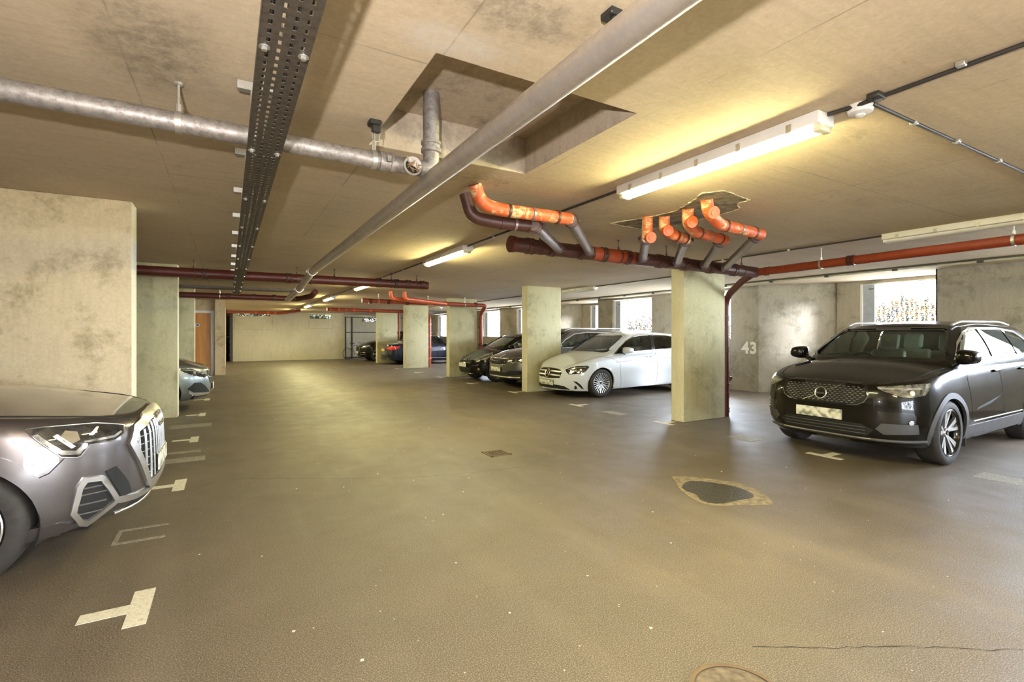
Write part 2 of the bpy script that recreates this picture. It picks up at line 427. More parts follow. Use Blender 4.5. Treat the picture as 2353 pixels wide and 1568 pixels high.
# back wall with two high vent slots
SILL = 1.34
def wall_with_holes_y(name, x0, x1, y0, y1, holes, m, label):
    """wall parallel to X; holes = [(xa, xb, za, zb)]"""
    mb = MB(); xs = sorted(set([x0, x1] + [h[0] for h in holes] + [h[1] for h in holes]))
    for a, b in zip(xs[:-1], xs[1:]):
        hh = [h for h in holes if h[0] <= a + 1e-6 and h[1] >= b - 1e-6]
        if not hh: mb.box((a, y0, 0), (b, y1, H))
        else:
            mb.box((a, y0, 0), (b, y1, hh[0][2])); mb.box((a, y0, hh[0][3]), (b, y1, H))
    return struct(name, mb, m, label)
BY = 30.3
wall_with_holes_y('wall_back', 0.2, 5.95, BY, BY + .25, [(0.32, 2.0, 2.45, 2.62), (4.05, 5.25, 2.36, 2.60)], CON_BACK, 'pale yellowish concrete wall at the far end')
wall_with_holes_y('wall_back_right', 5.95, 12.0, 33.0, 33.25, [(7.6, 9.4, 2.3, 2.6)], CON_BACK, 'concrete wall behind the far right cage')
wall_boxes('wall_back_left', [((-6.2, 33.0, 0), (0.2, 33.25, H))], CON_BACK, 'pale wall behind the far left cage')
wall_boxes('wall_cage_side', [((5.75, BY + .25, 0), (5.95, 33.0, H)), ((0.2, BY + .25, 0), (0.4, 33.0, H))], CON_BACK, 'side walls of the back recess')
# shallow blocked panels below the slots, with shadow joints
for (xa, xb, za, zb, lb) in ((0.28, 2.12, 1.72, 2.42, 'blocked-up panel under the left vent slot'), (3.98, 5.32, 1.78, 2.30, 'blocked-up panel under the right vent slot')):
    fr = MB(); w = .018
    fr.box((xa, BY - .006, za), (xb, BY + .01, za + w)).box((xb - w, BY - .006, za), (xb, BY + .01, zb)).box((xa, BY - .006, za), (xa + w, BY + .01, zb))
    struct('trim_1' if xa < 1 else 'trim_2', fr, CON_GREY, lb)
for (x, z) in ((3.15, 2.05), (3.15, 2.23), (3.45, 2.05), (3.45, 2.23)):
    pass
holes = MB()
for (x, z) in ((3.1, 1.98), (3.1, 2.18), (3.42, 1.98), (3.42, 2.18)): holes.cyl((x, BY - .004, z), (x, BY + .01, z), 0.025, 12)
struct('trim_3', holes, CON_REC, 'four round bolt holes in the far wall')
# wall with the wooden door on the left, behind the pillars
DX0, DX1, DY = -1.42, -0.50, 20.75
wall_with_holes_y('wall_stair', -6.2, -0.34, DY, DY + .2, [(DX0 - .0, DX1 + .0, 0, 2.29)], CON_PIL2, 'concrete wall holding the wooden door')
wall_boxes('wall_stair_side', [((-0.42, 20.5, 0), (-0.115, 33, H))], CON_PIL2, 'end of the stair wall beside the door')
struct('trim_4', MB().box((-0.118, 20.49, 0), (-0.10, 20.8, H)), CON_EDGE_LIT, 'corner edge of the stair wall, tube light painted in')  # lighter strip carries the tube light in its colour
dr = empty('door_1', (0, 0, 0)); tag(dr, 'orange wooden door in a pale frame', kind='structure')
MB().box((DX0 + .05, DY + .04, 0.01), (DX1 - .05, DY + .085, 2.23)).build('door_leaf', WOOD, dr)
fr = MB(); fr.box((DX0, DY - .03, 0), (DX0 + .06, DY + .12, 2.22)).box((DX1 - .05, DY - .03, 0), (DX1 + .06, DY + .12, 2.22)).box((DX0, DY - .03, 2.22), (DX1 + .06, DY + .12, 2.31))
fr.build('door_frame', WHITEF, dr)
sg = empty('door_sign', (-0.955, DY + .035, 1.79)); tag(sg, 'small round white and blue sign on the wooden door', 'sign')
MB().cyl((0, 0, 0), (0, -.004, 0), 0.065, 28).build('disc', WHITEP, sg); MB().cyl((0, -.004, 0), (0, -.007, 0), 0.042, 24).build('symbol', mat('sign_blue', (0.06, 0.12, 0.22)), sg)

# right-hand outer wall: plain blocks, window openings and two angled pockets
RX, RT = 11.6, 0.34
segs = [(-9, -6.4, 'w'), (-6.4, -4.4, 'o'), (-4.4, -1.7, 'w'), (-1.7, 2.2, 'o'), (2.2, 4.1, 'w'), (4.1, 7.7, 'p'), (7.7, 8.5, 'w'), (8.5, 10.5, 'o'), (10.5, 11.33, 'w'), (11.33, 13.15, 'o'),
        (13.15, 13.95, 'w'), (13.95, 17.55, 'p'), (17.55, 17.8, 'w'), (17.8, 19.8, 'o'), (19.8, 21.4, 'w'), (21.4, 23.2, 'o'), (23.2, 28.3, 'w'), (28.3, 29.7, 'o'), (29.7, 33.2, 'w')]
wr_ = MB()
for (a, b, k) in segs:
    if k == 'w': wr_.box((RX, a, 0), (RX + RT, b, H))
    elif k == 'o': wr_.box((RX, a, 0), (RX + RT, b, SILL)); wr_.box((RX, a, 2.64), (RX + RT, b, H))
wall_right = struct('wall_right', wr_, CON_GREY, 'grey board-marked concrete outer wall on the right')
def quadwall(mb, p, q, t, z0=0, z1=H):
    d = (Vector(q) - Vector(p)).normalized(); n = Vector((d.y, -d.x)) * t
    poly = [p, q, (q[0] + n.x, q[1] + n.y), (p[0] + n.x, p[1] + n.y)]
    mb.prism(poly, z0, z1)
OX = 12.7
WINS = []
for i, y0 in enumerate((4.1, 13.95)):
    mb = MB()
    y1 = y0 + 3.6
    quadwall(mb, (12.82, y0 + 2.28), (RX, y1), 0.3)                           # angled wall
    mb.box((OX, y0 + 1.80, 0), (12.95, y0 + 2.30, H))                          # return beside the window
    mb.box((OX, y0 - .3, 0), (OX + .25, y0 + 1.80, SILL)); mb.box((OX, y0 - .3, 2.62), (OX + .25, y0 + 1.80, H))
    mb.box((RX, y0 - .02, 0), (13.0, y0, H))
    struct('wall_pocket_%s' % ('near', 'far')[i], mb, CON_GREY, ('angled concrete wall of the window pocket behind the black car', 'angled concrete wall of the window pocket behind the white car')[i])
    WINS.append((OX + .05, y0, y0 + 1.80))
for (a, b, k) in segs:
    if k == 'o': WINS.append((RX + .10, a, b))

GREEN = mat('olive_leaf', (0.030, 0.034, 0.005), 0.7, var=0.4, scale=5)
YELLOW = mat('yellow_leaf', (0.085, 0.048, 0.005), 0.7, var=0.4, scale=5)
BROWNL = mat('brown_leaf', (0.02, 0.012, 0.005), 0.7, var=0.4, scale=5)
WIN_NO = 0
def window(x, y0, y1, z0=SILL, z1=2.62):
    """opening in a wall parallel to Y: pale reveal, steel casement on the far side, horizontal wires"""
    global WIN_NO; WIN_NO += 1
    w = empty('window_%d' % WIN_NO, (x, y0, z0)); tag(w, 'window opening in the right-hand wall', kind='structure')
    dy, dz = y1 - y0, z1 - z0; t = .035
    f = MB(); f.box((-.04, 0, -.03), (.14, dy, .0)).box((-.04, dy - t, 0), (.0, dy, dz)).box((.0, 0, 0), (.03, t, dz)).box((0, 0, dz - .02), (.03, dy, dz))
    f.build('window_frame', WHITEF, w)
    MB().box((.0, dy - t - .24, .0), (.03, dy - t, dz - .02)).build('side_panel', BLUEGREY, w)
    r = MB(); r.tube([(.02, t, dz * .80), (.02, dy - t - .24, dz * .80)], .006, 6)
    r.build('rail', DARKST, w)
    k = MB()
    for zz in (.12 * dz, .9 * dz): k.box((-.012, dy - t - .22, zz), (0, dy - t - .12, zz + .018))
    k.build('hinge', DARKST, w)
    return w
for (x, a, b) in WINS:
    window(x, a, b)
    # sampling portal only (emits nothing): tells the renderer where daylight enters
    po = lamp('daylight_portal', 'AREA', (x + .3, (a + b) / 2, (SILL + 2.62) / 2), 1, rot=(0, PI / 2, 0), shape='RECTANGLE', size=1.28, size_y=b - a)
    po.data.cycles.is_portal = True

def leaves(mb, c, r, n, s=0.035):
    for _ in range(n):
        p = Vector(c) + Vector((random.uniform(-r[0], r[0]), random.uniform(-r[1], r[1]), random.uniform(-r[2], r[2])))
        u = Vector((random.uniform(-1, 1), random.uniform(-1, 1), random.uniform(-1, 1))).normalized() * s * random.uniform(.6, 1.3)
        v = u.cross(Vector((random.uniform(-1, 1), random.uniform(-1, 1), random.uniform(-1, 1)))).normalized() * s * .55
        m_ = u.cross(v).normalized() * s * .12
        mb.add([p - u, p - v * .9 + m_, p + u, p + v * .9 + m_], [(0, 1, 2), (0, 2, 3)])
def hedge(y0, y1, ztop, x, label, dens=1.0, band=None):
    """climbing plant on a trellis outside a window: columns of leaves, yellow to olive"""
    root = empty('climbing_plant', (x, (y0 + y1) / 2, 0.85)); tag(root, label, 'plant', 'climbing plants outside the windows', 'stuff')
    A, B, D, S = MB(), MB(), MB(), MB()
    y = y0
    while y < y1:
        top = ztop + random.uniform(-.25, .1)
        S.tube([(0, y - root.location.y, 0), (random.uniform(-.01, .01), y - root.location.y, 1.2), (0, y - root.location.y, 1.9)], .004, 5)
        z = 0.95
        while z < top:
            mb = random.choice((A, A, A, B, D)); leaves(mb, (0, y - root.location.y + .015 * math.sin(z * 23), z - .85), (.05, .034, .04), int(30 * dens), .026)
            z += .055
        if band:
            z = band[0]
            while z < band[1]:
                leaves(random.choice((A, D)), (0, y - root.location.y, z - .85), (.03, .03, .03), 16, .022); z += .05
        y += .10
    A.build('yellow_leaves', YELLOW, root); B.build('green_leaves', GREEN, root); D.build('brown_leaves', BROWNL, root); S.build('stem', BROWNL, root)
hedge(4.3, 6.9, 2.38, 14.5, 'yellow climbing plant in columns outside the pocket window above the black car', 1.5, (2.64, 2.88))
hedge(9.6, 12.2, 1.9, 14.0, 'green climbing plant in the slit window beside the bay number 43', 1.0)
hedge(13.2, 16.2, 2.12, 14.0, 'yellow shrub outside the window above the white car', 1.2)
hedge(-1.6, 2.1, 2.0, 14.4, 'climbing plant outside the near right window', .6)
# lattice gate seen through the farthest clear window
g = empty('garden_gate', (13.6, 22.9, 0.85)); tag(g, 'pale green barred gate outside the far window', 'gate')
gb = MB()
for i in range(11): gb.box((0, -.75 + i * .15, .25), (.02, -.72 + i * .15, 1.75))
gb.build('bars', mat('pale_green_bars', (0.22, 0.34, 0.36)), g)
MB().box((-.01, -.8, 1.72), (.03, .83, 1.78)).box((-.01, -.8, .2), (.03, .83, .27)).box((-.01, -.8, 0), (.03, -.75, 1.78)).box((-.01, .78, 0), (.03, .83, 1.78)).build('gate_frame', mat('pale_green_frame', (0.25, 0.38, 0.38)), g)
# foliage in the vent slots and beyond the entrance
def shrub(c, r, n, label, s=.05):
    root = empty('shrub', c); tag(root, label, 'shrub', None, 'stuff')
    A, B = MB(), MB()
    for _ in range(n // 40):
        q = (random.uniform(-r[0], r[0]), random.uniform(-r[1], r[1]), random.uniform(0, r[2]))
        leaves(random.choice((A, B, B)), q, (.25, .25, .22), 40, s)
    A.build('yellow_leaves', YELLOW, root); B.build('green_leaves', GREEN, root)
    S = MB()
    for i in range(9):
        x = random.uniform(-r[0], r[0]) * .8; y = random.uniform(-r[1], r[1]) * .5
        S.tube([(x, y, -.1), (x + random.uniform(-.2, .2), y, r[2] * .9)], [.02, .008], 6)
    S.build('stem', BROWNL, root)
shrub((1.2, 34.6, 1.6), (1.6, .4, 1.3), 7200, 'leafy shrub seen through the left vent slot', .09)
shrub((4.7, 34.6, 1.6), (1.2, .4, 1.3), 6000, 'leafy shrub seen through the right vent slot', .09)
shrub((8.5, 34.6, 1.6), (1.2, .4, 1.3), 4800, 'leafy shrub seen through the vent slot above the cage', .09)
shrub((4.5, -12.5, 0), (3.6, .6, 2.4), 5000, 'green shrubs beyond the vehicle entrance', .09)

# pillars
def pillar(x0, x1, y0, y1, m, label, edge=CON_EDGE_LIT):
    o = MB().rbox((x0, y0, -.001), (x1, y1, H), .012, 2)
    ob = o.build('pillar', m, None, 40); tag(ob, label, kind='structure')
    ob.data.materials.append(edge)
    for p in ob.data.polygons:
        if abs(p.normal.x) > .6: p.material_index = 1  # side faces take the concrete lightened for tube light
    return ob
PY = [5.68, 10.63, 15.70, 20.58, 25.15]
names = ['concrete blade pillar in front of the number 43 wall', 'concrete blade pillar left of the white car', 'concrete blade pillar left of the small black hatchback',
         'concrete blade pillar right of the red tail lamps', 'concrete blade pillar left of the red tail lamps']
for y, n in zip(PY, names): pillar(6.55, 7.60, y, y + .27, CON_PIL, n, CON_EDGE_LIT)
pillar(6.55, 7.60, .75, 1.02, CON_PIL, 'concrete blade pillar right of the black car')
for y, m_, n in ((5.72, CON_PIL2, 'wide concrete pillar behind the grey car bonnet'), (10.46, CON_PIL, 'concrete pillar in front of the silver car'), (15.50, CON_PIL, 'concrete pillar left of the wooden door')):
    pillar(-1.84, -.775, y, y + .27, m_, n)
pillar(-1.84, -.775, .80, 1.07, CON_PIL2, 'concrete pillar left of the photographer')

# cage posts at the far end
cg = empty('wire_cage_front', (5.95, 30.2, 0)); tag(cg, 'dark steel framed cage front at the far right, beside the bicycle', 'cage')
for x, w in ((0.02, .07), (.36, .10), (2.25, .16)): MB().box((x, 0, 0), (x + w, .08, 2.5)).build('post', DARKST, cg)
fr = MB()
for z in (2.45, 1.55, .06): fr.box((.05, .03, z), (5.6, .06, z + .04))
fr.build('rail', DARKST, cg)
cg2 = empty('wire_cage_front', (-.6, 30.2, 0)); tag(cg2, 'dark steel cage post at the far left corner of the back wall', 'cage')
MB().box((.66, 0, 0), (.80, .1, 2.55)).build('post', DARKST, cg2)
MB().box((.50, .03, 1.30), (.66, .06, 1.34)).build('rail', DARKST, cg2)
MB().box((.50, .03, 2.45), (.66, .06, 2.49)).build('rail', DARKST, cg2)

# ------------------------------------------------------------------ floor markings and patches
def t_mark(name, y, x_bar0, x_bar1, stem_x, label, half=.205, sw=.05, m=PAINT, group='white T marks at the ends of the bays', slant=0):
    mb = MB(); z = .0025
    mb.prism([(x_bar0, y - half), (x_bar1, y - half), (x_bar1, y + half), (x_bar0, y + half)], .0004, z)
    s0, s1 = sorted((stem_x, x_bar0 if stem_x < x_bar0 else x_bar1))
    mb.prism([(s0, y - sw), (s1, y - sw), (s1, y + sw), (s0, y + sw)], .0004, z)
    o = mb.build(name, m); tag(o, label, 'floor marking', group); return o
lt = [(3.30, 'large white T mark on the floor nearest the viewer, bottom left'), (5.78, 'white T mark just beyond the number plate of the grey car'), (8.18, 'white T mark midway between the grey car and the second left pillar'),
      (10.62, 'white T mark at the foot of the second left pillar'), (13.02, 'white T mark under the nose of the silver car'), (15.40, 'white T mark just past the nose of the silver car')]
for y, l_ in lt: t_mark('floor_t_mark', y, -.462, -.363, -.67, l_)
rt = [(3.28, 'yellowish white T mark in front of the black car number plate'), (5.81, 'white T mark at the foot of the nearest right pillar'), (8.17, 'white T mark in front of the white car wheel'), (10.78, 'white T mark at the foot of the pillar left of the white car'),
      (13.35, 'white T mark in front of the small black hatchback'), (15.8, 'white T mark at the foot of the third right pillar'), (18.2, 'white T mark midway between the third and fourth right pillars'), (20.7, 'white T mark at the foot of the fourth right pillar')]
for y, l_ in rt: t_mark('floor_t_mark', y, 6.17, 6.27, 6.50, l_, .20, .05)
def slab_mark(c, sx, sy, label, m=PAINT_OLD, rz=0, n=18, seed=1, name='floor_patch', cat='floor marking', z=.0022, soft=.10, group=None):
    rr = random.Random(seed); poly = []
    for i in range(n):
        a = 2 * PI * i / n; k = 1 + rr.uniform(-soft, soft)
        q = (abs(math.cos(a)) ** 4 + abs(math.sin(a)) ** 4) ** -.25 if soft < .09 else 1
        x, y = math.cos(a) * sx * k * q, math.sin(a) * sy * k * q
        poly.append((x * math.cos(rz) - y * math.sin(rz), x * math.sin(rz) + y * math.cos(rz)))
    o = MB().prism(poly, .0003, z).build(name, m, loc=(c[0], c[1], 0)); tag(o, label, cat, group); return o
old = [((6.30, 4.40), .14, .20, 'pale painted-over rectangle on the floor left of the black car'), ((6.22, 7.0), .13, .26, 'faint grey rectangle on the floor in front of the white car bumper'),
       ((-.52, 9.4), .28, .17, 'faint grey rectangle in front of the second left pillar'), ((-.52, 6.9), .28, .12, 'faded pale bar beyond the grey car number plate'), ((-.52, 7.35), .22, .06, 'thin faded stripe just beyond the faded bar'),
       ((6.8, 1.75), .16, .3, 'scuffed pale patch at the right edge beside the black car wheel')]
for i, (c, sx, sy, l_) in enumerate(old):
    o = MB().prism([(-sx, -sy), (sx, -sy), (sx, sy), (-sx, sy)], .0003, .0022).build('faded_floor_mark', PAINT_OLD, loc=(c[0], c[1], 0)); tag(o, l_, 'floor marking')
# faded box outline under the grey car nose
ob = MB()
for a, b in (((-.68, 4.35), (-.40, 4.39)), ((-.68, 4.62), (-.40, 4.66)), ((-.71, 4.35), (-.682, 4.66))): ob.prism([a, (b[0], a[1]), b, (a[0], b[1])], .0003, .002)
tag(ob.build('faded_floor_mark', PAINT_OLD), 'faded outlined box on the floor under the grey car nose', 'floor marking')
# damp repair
pr = mat('pale_cement_ring', (0.21, 0.165, 0.105), 0.8, var=.25, scale=20); pw = mat('dark_damp_grit', (0.045, 0.038, 0.025), 0.5, var=.7, scale=45, bump=.8)
p = empty('floor_patch', (3.94, 3.06, 0)); tag(p, 'dark damp hole in the floor ringed by pale cement', 'patch')
def blob(pts, z): return MB().prism(pts, .0003, z)
def closed_cr(pts, k=6):
    out = []; n = len(pts)
    for i in range(n):
        p0, p1, p2, p3 = (Vector(pts[(i + j - 1) % n]) for j in range(4))
        for s_ in range(k):
            t = s_ / k
            out.append(tuple(.5 * ((2 * p1) + (-p0 + p2) * t + (2 * p0 - 5 * p1 + 4 * p2 - p3) * t * t + (-p0 + 3 * p1 - 3 * p2 + p3) * t ** 3)))
    return out
blob(closed_cr([(0.036, 0.535), (0.186, 0.413), (0.34, 0.22), (0.414, 0.027), (0.38, -0.157), (0.276, -0.342), (0.145, -0.478), (0.023, -0.457), (-0.129, -0.358), (-0.31, -0.279), (-0.376, -0.153), (-0.325, 0.031), (-0.213, 0.23), (-0.086, 0.38)]), .002).build('cement_ring', pr, p)
blob(closed_cr([(0.038, 0.326), (0.165, 0.236), (0.266, 0.064), (0.285, -0.087), (0.222, -0.241), (0.127, -0.297), (-0.019, -0.28), (-0.188, -0.273), (-0.296, -0.224), (-0.32, -0.107), (-0.237, 0.008), (-0.222, 0.144), (-0.142, 0.251)]), .0028).build('damp_grit', pw, p)
# drain grating
dg = empty('drain_grating', (2.86, 5.36, 0)); tag(dg, 'square rusty drain grating in the middle of the lane', 'drain')
MB().box((-.13, -.13, .0003), (.13, .13, .002)).build('pit', MATBLK, dg)
gm = mat('rusty_iron', (0.16, 0.11, 0.07), 0.6, .5)
gb = MB(); gb.box((-.14, -.14, 0), (.14, -.115, .006)).box((-.14, .115, 0), (.14, .14, .006)).box((-.14, -.14, 0), (-.115, .14, .006)).box((.115, -.14, 0), (.14, .14, .006))
for i in range(6): gb.box((-.10 + i * .036, -.12, .001), (-.085 + i * .036, .12, .006))
gb.build('bars', gm, dg)
mh = empty('manhole_cover', (1.80, 1.28, 0)); tag(mh, 'round manhole cover cut off by the bottom edge of the photo', 'manhole')
MB().lathe([(.0, .0005), (.165, .0005), (.165, .004), (.0, .004)], 40, 'z').build('lid', mat('dusty_iron_lid', (.15, .115, .075), .8, var=.3, scale=25, bump=.4), mh)
MB().lathe([(.172, .0003), (.19, .0003), (.19, .005), (.172, .005), (.172, .0003)], 40, 'z').build('rim', gm, mh)
# hairline cracks in the asphalt
ckm = mat('crack_dirt', (0.035, 0.028, 0.018), 0.9)
def crack(pts, w_, label):
    rr_ = random.Random(len(pts)); P_ = []
    for a, b in zip(pts[:-1], pts[1:]):
        a, b = Vector(a), Vector(b); m_ = max(2, int((b - a).length / .04))
        P_ += [a.lerp(b, i / m_) + Vector((rr_.uniform(-.008, .008), rr_.uniform(-.008, .008))) for i in range(m_)]
    V_ = []; F_ = []
    for i, q in enumerate(P_):
        w2 = w_ * rr_.uniform(.3, 1); V_ += [(q.x, q.y - w2, .0016), (q.x, q.y + w2, .0016)]
        if i: F_.append((2 * i - 2, 2 * i, 2 * i + 1, 2 * i - 1))
    tag(MB().add(V_, F_).build('floor_crack', ckm), label, 'crack')
crack([(2.14, 1.44), (2.24, 1.39), (2.37, 1.30), (2.56, 1.20), (2.76, 1.09), (2.93, .98), (3.08, .87), (3.25, .79)], .004, 'thin crack in the asphalt at the bottom right corner')
crack([(.02, 5.75), (.40, 5.55), (1.0, 5.2), (1.6, 4.9), (2.2, 4.75), (2.9, 4.65)], .004, 'faint long crack across the lane beyond the grey car plate')
# leaf litter / chips
fl = MB(); rr = random.Random(3)
for _ in range(150):
    x, y = rr.uniform(-.4, 7), rr.uniform(1.4, 14); s = rr.uniform(.003, .009)
    fl.prism([(x - s, y - s * .5), (x + s * .7, y - s * .7), (x + s, y + s * .6), (x - s * .6, y + s)], .0003, .003)
tag(fl.build('floor_debris', mat('pale_chips', (0.62, 0.58, 0.50))), 'pale chips and flakes scattered over the asphalt', 'debris', kind='stuff')

# number 43 painted on the wall
def wall_text(body, loc, rot, size, m, parent=None, name='painted_number', ext=.0008, off=.01):
    cu = bpy.data.curves.new(name, 'FONT'); cu.body = body; cu.size = size; cu.extrude = ext; cu.offset = off; cu.align_x = 'CENTER'; cu.align_y = 'CENTER'; cu.space_character = 1.12
    o = bpy.data.objects.new(name, cu); C.objects.link(o)
    dg_ = bpy.context.evaluated_depsgraph_get(); me = bpy.data.meshes.new_from_object(o.evaluated_get(dg_))
    bpy.data.objects.remove(o); me.materials.clear(); me.materials.append(m)
    o2 = bpy.data.objects.new(name, me); C.objects.link(o2); o2.location = loc; o2.rotation_euler = rot
    if parent: o2.parent = parent
    return o2
n43 = wall_text('43', (RX - .0015, 7.955, 1.10), (PI / 2, 0, -PI / 2), .40, NUMPAINT, off=.016)
tag(n43, 'white number 43 painted on the grey concrete wall', 'painted number')

# ------------------------------------------------------------------ pipes, tray, lamps, conduits
def dens_pts(poly, s_):
    out = []
    for i in range(len(poly)):
        a, b = Vector(poly[i]), Vector(poly[(i + 1) % len(poly)]); m = max(1, int((b - a).length / s_))
        out += [tuple(a.lerp(b, j / m)) for j in range(m)]
    return out
def pipe_run(name, label, pts, r, m, bend=.12, couplings=(), hangers=(), caps=(), extra=None, cat='pipe', group=None, cm_=None, n=24, hm=ZINC):
    """couplings: (point, direction); hangers: points on the pipe, rod up to the ceiling"""
    root = empty(name, pts[0]); tag(root, label, cat, group); o = Vector(pts[0])
    P = [Vector(q) - o for q in pts]
    MB().tube(path(P, bend, 7), r, n).build('pipe', m, root, 50)
    for (c, d) in couplings:
        c = Vector(c) - o; d = Vector(d).normalized(); L = .045
        mb = MB(); mb.tube([c - d * L, c - d * L * .95, c - d * L * .45, c - d * L * .4, c + d * L * .4, c + d * L * .45, c + d * L * .95, c + d * L],
                           [r + .002, r + .011, r + .011, r + .006, r + .006, r + .011, r + .011, r + .002], n)
        s = d.cross(Vector((0, 0, 1))).normalized() if abs(d.z) < .9 else Vector((1, 0, 0))
        for sg_ in (-1, 1):
            b = c + s * sg_ * (r + .014); mb.box(tuple(b - Vector((.012, .012, .016))), tuple(b + Vector((.012, .012, .016))))
        mb.build('coupling', cm_ or m, root, 40)
    for c in hangers:
        c = Vector(c) - o
        mb = MB()
        d = Vector((1, 0, 0)) if abs(P[-1].x - P[0].x) > abs(P[-1].y - P[0].y) else Vector((0, 1, 0))
        mb.tube([c - d * .014, c - d * .013, c + d * .013, c + d * .014], [r + .001, r + .006, r + .006, r + .001], n)
        top = H - o.z
        mb.cyl((c.x, c.y, c.z + r), (c.x, c.y, top), .006, 8); mb.cyl((c.x, c.y, c.z + r), (c.x, c.y, c.z + r + .04), .014, 8); mb.cyl((c.x, c.y, top - .012), (c.x, c.y, top), .02, 8)
        mb.build('hanger', hm, root, 40)
    for (a, b, rr2, mm) in caps:
        MB().tube([Vector(a) - o, Vector(a) * .5 + Vector(b) * .5 - o, Vector(b) - o], [rr2, rr2, rr2 * .96], n).build('end_cap', mm, root, 40)
    return root, o

# big smooth steel pipe running down the lane, kinked at its far end
big, o = pipe_run('steel_drain_pipe', 'long smooth steel pipe running diagonally over the lane with a kink at its far end',
    [(1.07, -1.5, 2.415), (1.07, 7.75, 2.395), (1.07, 9.4, 2.25), (1.07, 11.3, 2.19)], .054, STEEL, .18, couplings=[((1.07, 7.8, 2.392), (0, 1, -.05)), ((1.07, 9.35, 2.254), (0, 1, -.06))], cm_=STEEL)
# suspension brackets with black rubber and loop
for (x, y, l_) in ((1.27, 1.44, 0), (.73, 2.86, 1)):
    b = empty('pipe_bracket', (x, y, H)); tag(b, ('black rubber bracket with a wire loop beside the big steel pipe', 'black and silver slotted bracket above the cross pipe')[l_], 'bracket')
    MB().rbox((-.035, -.035, -.03), (.035, .035, -.002), .006, 1).rbox((-.02, -.03, -.075), (.03, .0, -.03), .006, 1).build('rubber_block', BLACK, b)
    MB().tube([(.0, 0, -.05), (-.018, -.01, -.08), (-.012, -.01, -.12), (0.02, -.01, -.12), (.026, -.01, -.08), (.01, 0, -.05)], .004, 6).cyl((.0, 0, -.03), (0, 0, -.17), .005, 8).build('wire_loop', ZINC, b)
# cross pipe with riser in the recess
cp, o = pipe_run('galvanised_cross_pipe', 'mottled grey galvanised pipe crossing the ceiling on the left', [(-5.9, 2.92, 2.60), (.80, 2.905, 2.488), (1.09, 2.905, 2.483)], 0.048, GALV, .05,
    couplings=[((.81, 2.905, 2.488), (1, 0, 0))], hangers=[(-.212, 2.907, 2.505), (.735, 2.905, 2.489), (-2.6, 2.912, 2.545)], cm_=GALV)
MB().tube(path([(0.94 - o.x, 2.905 - o.y, 2.486 - o.z), (1.09 - o.x, 2.905 - o.y, 2.486 - o.z), (1.09 - o.x, 2.905 - o.y, HZ - o.z)], .09, 8), .050, 24).build('riser', GALV, cp, 50)
MB().tube([(1.09 - o.x, 2.905 - o.y, z - o.z) for z in (2.59, 2.595, 2.615, 2.62, 2.64, 2.645, 2.66, 2.665)], [.052, .062, .062, .055, .055, .062, .062, .052], 24).build('coupling', GALV, cp, 40)
MB().tube([(1.09 - o.x, 2.905 - o.y, 2.486 - o.z), (1.08 - o.x, 2.93 - o.y, 2.41 - o.z)], .05, 20).build('outlet', GALV, cp, 50)
ck = MB(); c0 = Vector((.953, 2.885, 2.48)) - o; ck.tube([c0, c0 + Vector((-.012, -.075, -.02))], .052, 22); ck.build('cleanout', GALV, cp, 40)
ck = MB(); a = c0 + Vector((-.012, -.075, -.02)); ck.lathe([(.045, -.006), (.056, -.006), (.056, .012), (.045, .012)], 22, 'y', tuple(a)); ck.build('cleanout_rim', ZINC, cp, 40)
ck = MB(); rr = random.Random(5)
for _ in range(26):
    q = a + Vector((rr.uniform(-.036, .036), -.004, rr.uniform(-.036, .036))); w = q + Vector((rr.uniform(-.03, .03), rr.uniform(-.015, .003), rr.uniform(-.025, .025))); ck.cyl(tuple(q), tuple(w), .003, 5)
ck.build('debris', mat('dry_twigs', (0.30, 0.20, 0.09)), cp)
MB().cyl(tuple(a + Vector((0, .003, 0))), tuple(a + Vector((0, -.001, 0))), .045, 20).build('cleanout_hole', MATBLK, cp)

